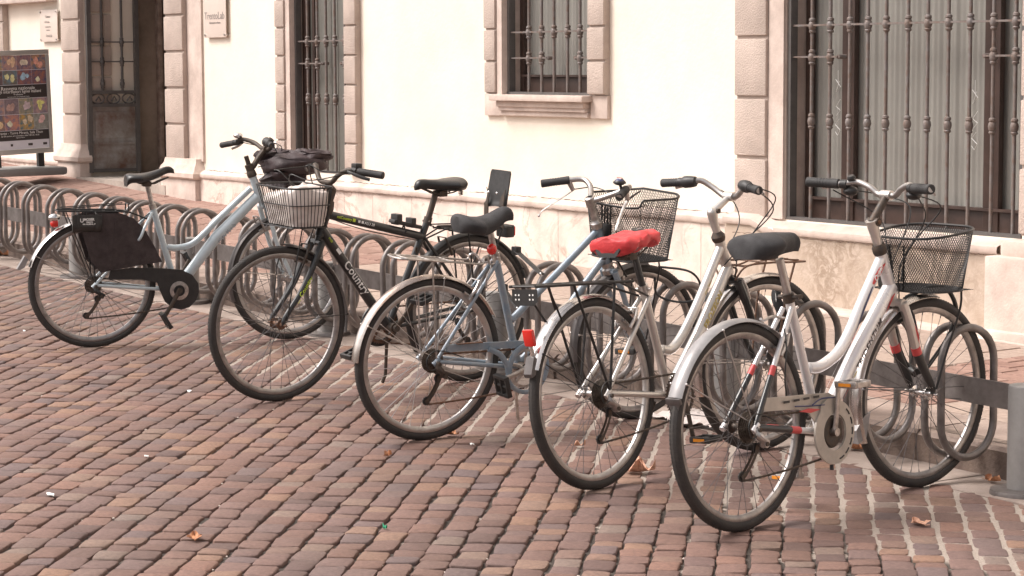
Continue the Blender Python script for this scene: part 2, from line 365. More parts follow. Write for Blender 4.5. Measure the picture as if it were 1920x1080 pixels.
redpave=attr_mat('red_porphyry_paving',[(0,(.25,.15,.12)),(.5,(.29,.18,.145)),(1,(.33,.215,.175))],.8,noise=35,dirt=(.2,.14,.11))
litpave=attr_mat('pale_stone_paving',[(0,(.33,.255,.215)),(.5,(.38,.30,.25)),(1,(.35,.27,.225))],.8,noise=30,dirt=(.34,.25,.2))
mb=MB(); xs=[-26+i*.5 for i in range(80)]; ys=[6.3+.2*i for i in range(11)]+[8.62]
mb.add([(x,y,pave_z(x,y)-.004) for x in xs for y in ys],[(i*12+j,(i+1)*12+j,(i+1)*12+j+1,i*12+j+1) for i in range(79) for j in range(11)])
tag(mb.build('pavement',mat('pavement_joint',(.22,.17,.14),.95,var=.4,vscale=30),smooth=0),kind='structure')
pave_field('red_paving',-22,-4.92,6.62,8.5,.3,.145,.006,redpave)
pave_field('pale_paving',-4.92,.35,6.62,8.5,.75,.31,.005,litpave)
pave_field('red_paving',.35,1.1,6.62,8.5,.24,.12,.006,redpave)
pave_field('pale_paving',1.1,8,6.62,8.5,.75,.31,.005,litpave)
# ---------------------------------------------------------------- facade
plaster=mat('cream_plaster',(.82,.745,.645),.88,var=.06,vscale=1.6,c2=(.76,.675,.575),bump=.35,bscale=45,detail=8)
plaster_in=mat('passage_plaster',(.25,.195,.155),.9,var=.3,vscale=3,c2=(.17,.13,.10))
stonem=mat('pink_limestone',(.60,.50,.44),.82,var=.2,vscale=5,c2=(.46,.37,.32),bump=.5,bscale=80,detail=8)
hammer=mat('bush_hammered_limestone',(.50,.41,.355),.88,var=.1,vscale=3.5,c2=(.40,.325,.28),bump=1.5,bscale=100,detail=6)
def veined(name,a,b_,vein,vs_=2.6,thr=.5,wd=.035,crk=.85):
    m=mat(name,a,.8,var=.2,vscale=5,c2=b_,bump=.6,bscale=70,detail=8); n,l,b=nodes(m)
    src=b.inputs['Base Color'].links[0].from_socket
    tc=n.new('ShaderNodeTexCoord'); t=n.new('ShaderNodeTexNoise'); t.inputs['Scale'].default_value=vs_; t.inputs['Detail'].default_value=9; t.inputs['Roughness'].default_value=.6; t.inputs['Distortion'].default_value=1.2; l.new(tc.outputs['Object'],t.inputs['Vector'])
    su=n.new('ShaderNodeMath'); su.operation='SUBTRACT'; su.inputs[1].default_value=.5; l.new(t.outputs['Fac'],su.inputs[0])
    ab=n.new('ShaderNodeMath'); ab.operation='ABSOLUTE'; l.new(su.outputs[0],ab.inputs[0])
    mr=n.new('ShaderNodeMapRange'); mr.inputs[1].default_value=0; mr.inputs[2].default_value=wd; mr.inputs[3].default_value=crk; mr.inputs[4].default_value=0; l.new(ab.outputs[0],mr.inputs[0])
    t2=n.new('ShaderNodeTexNoise'); t2.inputs['Scale'].default_value=3; l.new(tc.outputs['Object'],t2.inputs['Vector'])
    m2=n.new('ShaderNodeMapRange'); m2.inputs[1].default_value=.4;m2.inputs[2].default_value=.62; l.new(t2.outputs['Fac'],m2.inputs[0])
    mu=n.new('ShaderNodeMath'); mu.operation='MULTIPLY'; l.new(mr.outputs[0],mu.inputs[0]); l.new(m2.outputs[0],mu.inputs[1])
    mx=n.new('ShaderNodeMix'); mx.data_type='RGBA'; mx.inputs[7].default_value=(*vein,1); l.new(mu.outputs[0],mx.inputs[0]); l.new(src,mx.inputs[6]); l.new(mx.outputs[2],b.inputs['Base Color'])
    return m
plinthm=veined('veined_pink_limestone',(.74,.64,.565),(.60,.50,.44),(.42,.31,.25))
roughm=veined('rough_ammonitico_limestone',(.40,.315,.245),(.54,.45,.375),(.25,.18,.125),vs_=9,wd=.10,crk=.75)
WY=8.5; TH=.55
house=empty('town_house',(-6,WY,0))
tag(house,'cream plastered town house with pink stone window surrounds and barred windows','building')
def H(mb,name,m,parent=None,**k):
    o=mb.build(name,m,**k); o.parent=parent or house; o.matrix_parent_inverse=(parent or house).matrix_world.inverted() if not parent else Matrix.Identity(4)
    return o
bpy.context.view_layer.update()
# openings: x0,x1,z0,z1
OP=[(-15.6,-13.95,.95,3.0),(-11.83,-10.0,.3,3.3),(-7.83,-6.93,.70,3.2),(-4.85,-3.83,1.32,3.2),(-1.97,-.15,.64,3.2),(2.2,4.0,.64,3.2)]
def wallrects():
    xs=sorted({-26,10}|{a for o in OP for a in o[:2]}); out=[]
    for a,b in zip(xs,xs[1:]):
        op=[o for o in OP if o[0]<=a and b<=o[1]]
        if op: out+=[(a,b,-1,op[0][2]),(a,b,op[0][3],9)]
        else: out.append((a,b,-1,9))
    return out
mb=MB()
for a,b,z0,z1 in wallrects():
    nx=max(1,int((b-a)/.5))
    mb.add([(a,WY,z0),(b,WY,z0),(b,WY,z1),(a,WY,z1)],[(0,1,2,3)])
mb.add([(-26,WY+TH,9),(10,WY+TH,9),(10,WY,9),(-26,WY,9)],[(0,1,2,3)])
mb.add([(-26,WY,-1),(-26,WY+TH,-1),(-26,WY+TH,9),(-26,WY,9)],[(0,1,2,3)]);mb.add([(10,WY,-1),(10,WY+TH,-1),(10,WY+TH,9),(10,WY,9)],[(0,1,2,3)])
H(mb,'wall',plaster,smooth=0,fix=False)
# reveals
mb=MB()
for i,(a,b,z0,z1) in enumerate(OP):
    if i==1: continue
    D=TH
    mb.add([(a,WY,z0),(a,WY+D,z0),(a,WY+D,z1),(a,WY,z1)],[(0,1,2,3)]); mb.add([(b,WY,z0),(b,WY,z1),(b,WY+D,z1),(b,WY+D,z0)],[(0,1,2,3)])
    mb.add([(a,WY,z1),(a,WY+D,z1),(b,WY+D,z1),(b,WY,z1)],[(0,1,2,3)]); mb.add([(a,WY-.001,z0),(b,WY-.001,z0),(b,WY+D,z0),(a,WY+D,z0)],[(0,1,2,3)])
    H(mb,'reveal',stonem,smooth=0,fix=False); mb=MB()
# block jambs (bush-hammered quoins) : each one a mesh of stones
def jamb(xa,xb,z0,z1,pitch,face=1,dep=.032,strip=None,strip_x=None,gap=.014,ph=0):
    mb=MB(); z=z0
    mb.box(((xa+xb)/2+.002,WY-(dep-.014)/2+.002,(z0+z1)/2),(xb-xa-.012,dep-.010,z1-z0))
    z=z0+ph
    while z<z1-.02:
        h=min(pitch-gap,z1-z); c=((xa+xb)/2+rng.uniform(-.003,.003),WY-dep/2-.004,z+h/2+gap/2)
        mb.box(c,(xb-xa-.006+rng.uniform(-.006,.004),dep,h),bev=.009); z+=pitch
    o=H(mb,'quoin_stones',hammer); 
    if strip_x:
        a,b=strip_x; m2=MB(); m2.box(((a+b)/2,WY-.008,(z0+z1)/2),(b-a,.022,z1-z0)); H(m2,'jamb_strip',stonem,smooth=0)
    return o
jamb(-10.0,-9.64,.72,3.2,.305,strip_x=(-9.64,-9.37),dep=.06,gap=.022)
jamb(-12.24,-11.83,.78,3.2,.29,dep=.055,gap=.022)
jamb(-8.05,-7.90,.72,3.2,.2175); 
jamb(-6.93,-6.755,.72,3.2,.2175,dep=.05)
m2=MB(); m2.box((-7.865,WY-.008,1.95),(.068,.022,2.5)); H(m2,'jamb_strip',stonem,smooth=0)
jamb(-5.05,-4.91,1.325,3.2,.2145); m2=MB(); m2.box((-4.88,WY-.008,2.25),(.058,.022,1.86)); H(m2,'jamb_strip',stonem,smooth=0)
jamb(-3.83,-3.65,1.325,3.2,.2145,dep=.05)
jamb(-2.385,-2.10,.64,3.2,.343,strip_x=(-2.10,-1.972),dep=.035,gap=.02)
jamb(-.13,.15,.66,3.2,.343,dep=.05,gap=.02)
jamb(-13.93,-13.68,.75,3.0,.3,dep=.06)
# sill of the small window
mb=MB(); mb.box((-4.955,WY-.012,1.25),(.19,.03,.145),bev=.004); mb.box((-3.735,WY-.012,1.25),(.18,.03,.145),bev=.004)
mb.box((-4.34,WY-.05,1.3),(1.07,.12,.04),bev=.006); mb.box((-4.345,WY-.034,1.26),(1.0,.075,.04),bev=.006); mb.box((-4.345,WY-.026,1.228),(.99,.06,.028),bev=.003); mb.box((-4.345,WY-.018,1.197),(1.0,.04,.034),bev=.006)
H(mb,'window_sill',stonem)
# string course above the plates at far left
mb=MB(); mb.box((-14.5,WY-.05,2.17),(4.1,.12,.10),bev=.012); H(mb,'string_course',stonem)
# plinth panels
mb=MB(); led=MB()
def panel_run(x0,x1,widths,top,prot,mt,ledh=.065,ledge=True):
    pm=MB(); x=x0; i=0
    while x<x1-.01:
        wd_=min(widths[i%len(widths)],x1-x); i+=1; xb=x+wd_-.004
        zb=min(wall_base(x),wall_base(xb))-.05; zt=top(x)
        pm.add([(x,WY-prot,zb),(xb,WY-prot,zb),(xb,WY-prot,top(xb)),(x,WY-prot,top(x)),(x,WY+.01,zb),(xb,WY+.01,zb),(xb,WY+.01,top(xb)),(x,WY+.01,top(x))],[(0,1,2,3),(1,5,6,2),(4,0,3,7),(3,2,6,7)])
        x+=wd_
    H(pm,'plinth_panels',mt,smooth=0)
    if ledge:
        n=int((x1-x0)/.12); lm=MB(); prof=[(-prot-.012,0),(-prot-.02,.012),(-prot-.016,ledh*.55),(-.015,ledh),(.01,ledh)]
        vs=[]
        for k in range(n+1):
            xx=lerp(x0,x1,k/n); j=rng.uniform(-.003,.003)
            for a,b in prof: vs.append((xx,WY+a+j,top(xx)+b+j*.5))
        lm.add(vs,[(k*5+i,(k+1)*5+i,(k+1)*5+i+1,k*5+i+1) for k in range(n) for i in range(4)]); H(lm,'plinth_ledge',stonem,smooth=50)
def crack(x0,x1,z,y,sg=.012):
    mb=MB(); x=x0
    while x<x1:
        L=rng.uniform(.15,.7); n=int(L/.03)+2; e=min(x+L,x1)
        P_=[(lerp(x,e,i/n),y,z+rng.uniform(-.0035,.0035)) for i in range(n+1)]
        mb.tube(P_,[.0008+rng.random()*.0022 for _ in P_],5); x=e+rng.uniform(0,.12)
    H(mb,'crack',M['crackm'],smooth=0)
M['crackm']=mat('crack_soiling',(.13,.09,.07),.95)  # dark soiling in the crack lines along the plinth ledge
crack(-9.3,-2.45,.652,WY-.017); crack(-7.9,-3.,.588,WY-.069); crack(-2.3,-.3,.555,WY-.112)
tp=lambda x:.585
panel_run(-9.37,-6.94,[.8,.62,.9],tp,.05,plinthm)
panel_run(-6.94,-2.40,[.42,.55,.72,1.1,.63,.85,.5],tp,.05,plinthm)
panel_run(-2.40,-.22,[.34,1.85],lambda x:.56 if x>-2.05 else .60,.09,roughm,ledh=.07)
panel_run(-13.6,-12.3,[.5,.42,.6],tp,.05,plinthm)
panel_run(-26,-13.6,[.7,.9],tp,.05,plinthm)
panel_run(.34,9.5,[.7,.9,.6],tp,.05,roughm)
# stepped lower ledge on the right
mb=MB(); mb.box((-.5,WY-.16,.08),(3.6,.2,.17),Matrix.Rotation(R(1.6),3,'Y'),bev=.012); H(mb,'plinth_step',stonem)
# pilaster foot at right, door feet with torus mould
def foot(xa,xb,zt,prot,step=.04):
    mb=MB(); zb=wall_base((xa+xb)/2)-.08
    mb.box(((xa+xb)/2,WY-prot/2,(zb+zt-.17)/2),(xb-xa+.05,prot+.04,zt-.17-zb),bev=.008)
    vs=[];prof=[(.035,-.17),(.05,-.155),(.05,-.12),(.03,-.1),(.02,-.07),(0,-.045),(-.01,0)]
    for (e,z) in prof: vs+=[(xa-e,WY-prot-e,zt+z),(xb+e,WY-prot-e,zt+z),(xb+e,WY+.02,zt+z),(xa-e,WY+.02,zt+z)]
    n=len(prof); fs=[(i*4+k,i*4+(k+1)%4,(i+1)*4+(k+1)%4,(i+1)*4+k) for i in range(n-1) for k in range(4)]+[((n-1)*4,(n-1)*4+1,(n-1)*4+2,(n-1)*4+3)]
    mb.add(vs,fs); H(mb,'pilaster_foot',stonem,smooth=40)
foot(-10.02,-9.40,.74,.075); foot(-12.28,-11.80,.80,.075); 
mb=MB(); mb.box((.06,WY-.09,.33),(.56,.2,.46),bev=.01); mb.box((.04,WY-.06,.595),(.44,.14,.09),bev=.025); mb.box((.05,WY-.1,.145),(.62,.26,.1),bev=.02); H(mb,'pilaster_foot',stonem,smooth=40)
# ---- windows
glass=mat('window_glass',(.02,.02,.02),.08,spec=.6); n_,l_,b_=nodes(glass); b_.inputs['Transmission Weight'].default_value=0; b_.inputs['Alpha'].default_value=.22
curt=mat('net_curtain',(.385,.37,.335),.9,var=.08,vscale=3)
woodm=mat('dark_brown_frame',(.06,.036,.029),.45,var=.3,vscale=6)
shutterm=mat('grey_green_shutter',(.18,.175,.155),.6,var=.15,vscale=4)
ironm=mat('old_wrought_iron',(.165,.15,.145),.6,.2,var=.3,vscale=22,c2=(.165,.115,.09),bump=.5,bscale=150)
ironfm=mat('grey_iron_frame',(.12,.11,.105),.55,.3,var=.2,vscale=10)
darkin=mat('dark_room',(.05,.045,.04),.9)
def bar_mesh(z0,z1,knots,r=.0102):
    # vertical grille bar with turned collars
    prof=[(r,z0)]; ks=sorted(knots)
    for zk in ks:
        for dz,rr in ((-.044,r),(-.041,.017),(-.033,.0195),(-.028,.015),(-.020,.0195),(-.004,.023),(.012,.020),(.02,.015),(.026,.0195),(.036,.018),(.042,r)): prof.append((rr,zk+dz))
    prof.append((r,z1)); return prof
def grille(name,xs,z0,z1,full,half,knots,halfx,label,y=WY-.0,frame=None,fx=None):
    frame=frame or (fx[0],fx[1],z0)
    g=empty(name,(xs[len(xs)//2],y,z0)); tag(g,label,'window grille','iron grilles on the windows')
    T=Matrix.Translation(-Vector(g.location))
    for i,x in enumerate(xs):
        kn=[k for k in full]+list(knots)+([half] if (i<halfx[0] or i>=len(xs)-halfx[1]) else [])
        mb=MB(T); mb.lathe(bar_mesh(z0,z1,kn),(x+rng.uniform(-.003,.003),y,0),(rng.uniform(-.002,.002),rng.uniform(-.002,.002),1),12); mb.build('upright_bar',ironm,g)
    for zf in full+[full[0]+1.0]:
        mb=MB(T); mb.box(((fx[0]+fx[1])/2,y,zf),(fx[1]-fx[0],.02,.011)); mb.build('cross_bar',ironm,g,smooth=0)
    if halfx[0]:
        for (a,b) in ((fx[0],xs[halfx[0]-1]+.065),(xs[-halfx[1]]-.065,fx[1])):
            mb=MB(T); mb.box(((a+b)/2,y,half),(b-a,.018,.010)); e=b if a==fx[0] else a; mb.tube([(e,y,half),(e,y+.06,half)],.013,8); mb.build('short_cross_bar',ironm,g)
    if frame:
        a,b,zz=frame; mb=MB(T); mb.box((a+.012,y+.0,(zz+z1)/2),(.022,.05,z1-zz)); mb.box((b-.012,y,(zz+z1)/2),(.022,.05,z1-zz)); mb.box(((a+b)/2,y-.005,zz+.008),(b-a,.05,.018)); mb.build('grille_frame',ironfm,g,smooth=0)
    return g
bigx=[-1.79,-1.635,-1.48,-1.33,-1.185,-1.02,-.87,-.715,-.565,-.40,-.245]
grille('window_grille',bigx,.65,3.15,[1.73],1.555,[1.2],(2,2),'wide iron grille with eleven bars on the large right-hand window',y=WY+.03,frame=(-1.96,-.16,.64),fx=(-1.96,-.16))
grille('window_grille',[-4.63,-4.48,-4.33,-4.19,-4.04,-3.90],1.32,3.15,[1.73],1.56,[],(2,2),'iron grille with six bars on the small window with a moulded stone sill',y=WY+.05,fx=(-4.85,-3.83))
grille('window_grille',[-7.66,-7.51,-7.37,-7.23,-7.09,-6.96],.70,3.15,[1.70],1.53,[1.26],(2,2),'iron grille with six bars over the tall narrow shuttered window',y=WY+.05,fx=(-7.83,-6.93))
grille('window_grille',[-15.4,-15.2,-15.0,-14.8,-14.6,-14.4,-14.2,-14.03],.95,3.0,[1.8],1.6,[1.3],(2,2),'iron grille on the far left window, cut off by the photo edge',y=WY+.04,fx=(-15.6,-13.95))
def window(xa,xb,z0,z1,mull,label,kind='curtain'):
    g=empty('window',((xa+xb)/2,WY+.2,z0)); tag(g,label,'window'); T=Matrix.Translation(-Vector(g.location)); y=WY+.15
    if kind=='shutter':
        mb=MB(T); x=xa; 
        while x<xb-.01:
            w_=min(.098,xb-x); mb.box((x+w_/2,y,(z0+z1)/2),(w_-.006,.03,z1-z0),bev=.004); x+=w_
        mb.build('shutter_boards',shutterm,g)
        mb=MB(T); mb.box((xa+.03,y-.03,(z0+z1)/2),(.06,.05,z1-z0)); mb.box((xa+.14,y-.02,(z0+z1)/2),(.035,.03,z1-z0)); mb.build('frame',woodm,g,smooth=0)
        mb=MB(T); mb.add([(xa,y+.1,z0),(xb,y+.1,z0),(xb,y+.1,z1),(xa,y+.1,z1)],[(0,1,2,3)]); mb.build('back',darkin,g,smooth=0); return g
    mb=MB(T); fw=.05
    for a in (xa+fw/2,xb-fw/2): mb.box((a,y-.008,(z0+z1)/2),(fw,.03,z1-z0),bev=.004)
    for a,b in mull: mb.box(((a+b)/2,y-.010,(z0+z1)/2),(b-a,.036,z1-z0-.01),bev=.006)
    mb.box(((xa+xb)/2,y,z0+.055),(xb-xa-.1,.034,.11),bev=.004); mb.box(((xa+xb)/2,y-.02,z0+.118),(xb-xa-.1,.05,.014)); mb.build('frame',woodm,g)
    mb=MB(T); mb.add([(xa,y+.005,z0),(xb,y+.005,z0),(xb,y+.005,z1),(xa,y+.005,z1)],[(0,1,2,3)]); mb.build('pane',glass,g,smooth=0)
    mb=MB(T); n=int((xb-xa)/.006)
    pts=[];ph=rng.random()*9
    for i in range(n+1):
        x=lerp(xa,xb,i/n); yy=y+.022+.003*math.sin(x*50+ph+1.6*math.sin(x*9))+.0025*math.sin(x*151)
        pts+=[(x,yy,z0+.02),(x,yy+.004*math.sin(x*40),z1)]
    mb.add(pts,[(2*i,2*i+2,2*i+3,2*i+1) for i in range(n)]); mb.build('curtain',curt,g,smooth=80)
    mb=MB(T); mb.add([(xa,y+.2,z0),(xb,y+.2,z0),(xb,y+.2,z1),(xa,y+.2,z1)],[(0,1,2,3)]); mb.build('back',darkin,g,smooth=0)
    return g
window(-1.95,-.15,.645,3.2,[(-1.64,-1.54),(-.55,-.44)],'large window with brown frame and grey net curtains behind eleven bars')
window(-4.85,-3.83,1.325,3.2,[],'small curtained window above the moulded stone sill')
window(-7.83,-6.93,.70,3.2,[],'tall narrow window closed with grey-green vertical shutter boards','shutter')
window(-15.6,-13.95,.95,3.0,[(-14.9,-14.8)],'dark window at the far left edge of the facade')
# chalk-white scribbles scratched on the large window frame
mb=MB(); 
def scr(pts,x0,z0,y=WY+.108):
    mb.tube([(x0+a,y,z0+b) for a,b in pts],.0016,4)
for x0,z0 in ((-1.655,1.48),(-.60,1.43)):
    scr([(0,.0),(.0,-.07)],x0,z0); scr([(-.02,-.05),(.02,-.09),(-.015,-.12),(.01,-.06)],x0,z0); scr([(.02,-.16),(-.015,-.2),(.02,-.22),(-.01,-.25)],x0,z0); scr([(.01,-.27),(-.02,-.3),(.02,-.33),(0,-.36),(-.02,-.34)],x0,z0)
tag(mb.build('scratched_graffiti',M['whited']),'thin white scribbled tags scratched on the brown frame of the large window','graffiti')
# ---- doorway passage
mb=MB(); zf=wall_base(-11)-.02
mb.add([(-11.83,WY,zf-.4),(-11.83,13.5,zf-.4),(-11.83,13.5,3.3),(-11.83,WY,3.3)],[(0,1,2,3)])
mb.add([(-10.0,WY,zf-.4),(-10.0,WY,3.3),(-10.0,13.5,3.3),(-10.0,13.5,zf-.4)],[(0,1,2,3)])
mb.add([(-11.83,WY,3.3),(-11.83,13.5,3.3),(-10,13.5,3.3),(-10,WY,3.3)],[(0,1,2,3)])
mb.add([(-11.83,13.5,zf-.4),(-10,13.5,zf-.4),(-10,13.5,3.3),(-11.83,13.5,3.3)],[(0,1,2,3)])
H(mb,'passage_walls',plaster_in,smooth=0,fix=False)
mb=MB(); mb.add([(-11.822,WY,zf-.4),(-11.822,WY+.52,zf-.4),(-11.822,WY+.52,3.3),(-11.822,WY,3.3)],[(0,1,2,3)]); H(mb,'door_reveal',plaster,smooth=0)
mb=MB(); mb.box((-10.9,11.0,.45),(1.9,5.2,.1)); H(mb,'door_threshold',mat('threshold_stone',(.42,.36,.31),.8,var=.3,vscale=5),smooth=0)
mb=MB()
z=.56
while z<3.2:
    mb.box((-11.825,WY+.13,z+.135),(.05,.25,.27),bev=.012); z+=.29
H(mb,'quoin_stones',hammer)
# gate leaf folded inward against the left jamb
def gate(name,org,yaw,Wd,Ht,label,wood=False):
    g=empty(name,org); g.rotation_euler=(0,0,yaw); tag(g,label,'gate')
    doorm=mat('weathered_iron_sheet',(.27,.27,.26),.55,.3,var=.35,vscale=5,c2=(.15,.085,.06),bump=.5,bscale=40,detail=8)
    mb=MB()
    for x in (.02,Wd-.02): mb.box((x,0,Ht/2),(.04,.045,Ht))
    for z in (.02,.62,.74,1.02,1.2,Ht-.02): mb.box((Wd/2,0,z),(Wd-.08,.035 if z in(.02,.62,.74) else .014,.03 if z in (.02,.62,.74) else .012))
    mb.build('gate_frame',ironfm,g,smooth=0)
    mb=MB(); mb.box((Wd/2,.004,.32),(Wd-.08,.008,.57)); 
    for z in (.30,): mb.box((Wd/2,-.004,z-.03),(Wd-.1,.012,.02))
    mb.box((Wd/2,-.003,.44),(Wd-.14,.01,.24),bev=.003); mb.build('kick_panel',doorm,g,smooth=30)
    mb=MB(); n=3
    for i in range(n):
        c=lerp(.1,Wd-.1,i/(n-1)); r_=(Wd-.1)/(2*n)-.004
        mb.tube([(c+r_*math.cos(a*math.pi/10),0,.68+min(r_,.047)*math.sin(a*math.pi/10)) for a in range(20)],.007,6,closed=True)
        mb.tube([(c-.02,0,.66),(c+.01,0,.70),(c+.03,0,.66)],.008,6)
    mb.build('scroll_frieze',ironfm,g)
    for x in (Wd*.3,Wd*.68):
        mb=MB(); mb.lathe(bar_mesh(.755,Ht-.02,[.82,1.02,1.2,1.75],.012),(x,0,0),(0,0,1),12); mb.build('upright_bar',ironfm,g)
    return g
gate('gate_leaf',(-11.79,WY+.0,.535),R(86),.50,2.6,'open wrought iron gate leaf with rusty sheet panel beside the left door jamb')
gate('gate_leaf',(-10.10,WY+.30,.50),R(84),.75,2.6,'dark iron gate leaf folded back inside the right side of the doorway')
# wooden inner frame
mb=MB(); mb.box((-10.13,WY+.24,1.7),(.05,.09,2.6)); mb.box((-10.04,WY+.16,1.7),(.05,.08,2.6)); H(mb,'door_frame',mat('weathered_wood',(.24,.18,.145),.7,var=.4,vscale=9,c2=(.13,.08,.06)),smooth=0)
# ---- acrylic plates
platem=mat('acrylic_plate',(.70,.60,.53),.25,spec=.5,var=.1,vscale=2)
def plate(x0,x1,z0,z1,label,lines):
    g=empty('name_plate',((x0+x1)/2,WY-.03,z0)); tag(g,label,'sign'); T=Matrix.Translation(-Vector(g.location))
    mb=MB(T); mb.box(((x0+x1)/2,WY-.03,(z0+z1)/2),(x1-x0,.006,z1-z0),bev=.002); mb.build('panel',platem,g)
    for x in (x0+.02,x1-.02):
        for z in (z0+.02,z1-.02): mb=MB(T); mb.lathe([(0,-.012),(.009,-.012),(.009,.04)],(x,WY-.03,z),(0,1,0),10); mb.build('stand_off_bolt','steel',g)
    mb=MB(T)
    for t,s,x,z in lines: text_plane(mb,t,s,(x,WY-.0345,z),(1,0,0),(0,0,1),.0005)
    mb.build('lettering',M['plateink'],g,smooth=0)
plate(-9.28,-8.885,1.745,2.34,'clear name plate with dark lettering between the door and the tall window',[('TrentoLab',.085,-9.09,1.92),('laboratorio urbano',.026,-9.08,1.865),('COMUNE DI TRENTO',.026,-9.07,2.10)])
plate(-12.80,-12.38,1.745,2.045,'smaller clear name plate on the wall left of the doorway',[('Comune',.035,-12.6,1.98),('di Trento',.03,-12.62,1.93),('servizio cultura',.022,-12.6,1.885),('e turismo',.022,-12.6,1.855),('TrentoLab',.035,-12.58,1.80)])
# ================================================================ BICYCLE RACK
RO=6.104
rack=empty('bicycle_rack',(-2,RO,gz(-2))); tag(rack,'long galvanised rack of upright oval hoops on a flat rail along the kerb','bicycle rack')
rT=Matrix.Translation(-Vector(rack.location))
pairs=[1.845,1.415,.975,.565,.155,-.31,-.80,-1.27,-1.70,-2.12,-2.53,-2.94,-3.34,-3.74,-4.15,-4.56,-4.95,-5.33,-5.72,-6.14,-6.58,-7.01,-7.44,-7.87,-8.3]
def stadium(x,z0,z1,w,n=14,lean=0):
    r=w/2; pts=[]
    for i in range(n+1): a=math.pi*i/n; pts.append((x,RO+r*math.cos(a),z1-r+r*math.sin(a)))
    for i in range(n+1): a=math.pi+math.pi*i/n; pts.append((x,RO+r*math.cos(a),z0+r+r*math.sin(a)))
    # add straight subdivisions
    return pts
hoop=None
for i,x in enumerate(pairs):
    for s in (-.045,.045):
        xx=x+s; g_=gz(x)
        if hoop is None:
            mb=MB(); P=[(0,p[1]-RO,p[2]) for p in stadium(0,.088,.576,.262)]; mb.tube(P,.0148,12,closed=True); hoop=mb.build('hoop','galv',rack); o=hoop
        else: o=hoop.copy(); col.objects.link(o); o.parent=rack
        o.location=Vector((xx,RO,g_))-Vector(rack.location); o.rotation_euler=(rng.uniform(-.012,.012),0,rng.uniform(-.03,.03))
posts=[2.175,.47,-1.30,-2.99,-4.72,-6.43,-8.15]
def rail(a,b):
    mb=MB(rT); zc=.345; vs=[]
    for x in (a,b):
        for (dy,dz) in ((-.005,-.048),(.005,-.048),(.005,.048),(-.005,.048)): vs.append((x,RO+dy,gz(x)+zc+dz))
    mb.add(vs,[(0,1,2,3),(7,6,5,4),(0,4,5,1),(1,5,6,2),(2,6,7,3),(3,7,4,0)])
    o=mb.build('rail','galv',rack,smooth=0)
for a,b in zip(posts[1:],posts): rail(a+.062,b-.062)
rail(-9.6,-8.15-.062)
for x in posts:
    mb=MB(rT); g_=gz(x); mb.lathe([(0,.40),(.05,.40),(.058,.397),(.060,.39),(.060,-.02)],(x,RO,g_),(0,0,1),28); p=mb.build('post','galvp',rack)
    mb=MB(rT); mb.lathe([(.058,.022),(.118,.018),(.122,.006),(.122,-.01)],(x,RO,g_),(0,0,1),32)
    b_=mb.build('base_plate','galv',p)
    for sx in (-1,1):
        mb=MB(rT); 
        for z in (.31,.38):
            mb.lathe([(0,-.013),(.008,-.012),(.008,-.004)],(x+sx*.075,RO,g_+z),(0,1,0),8)
        mb.box((x+sx*.072,RO-.0065,g_+.345),(.03,.003,.09)); mb.build('bracket','galv',p)
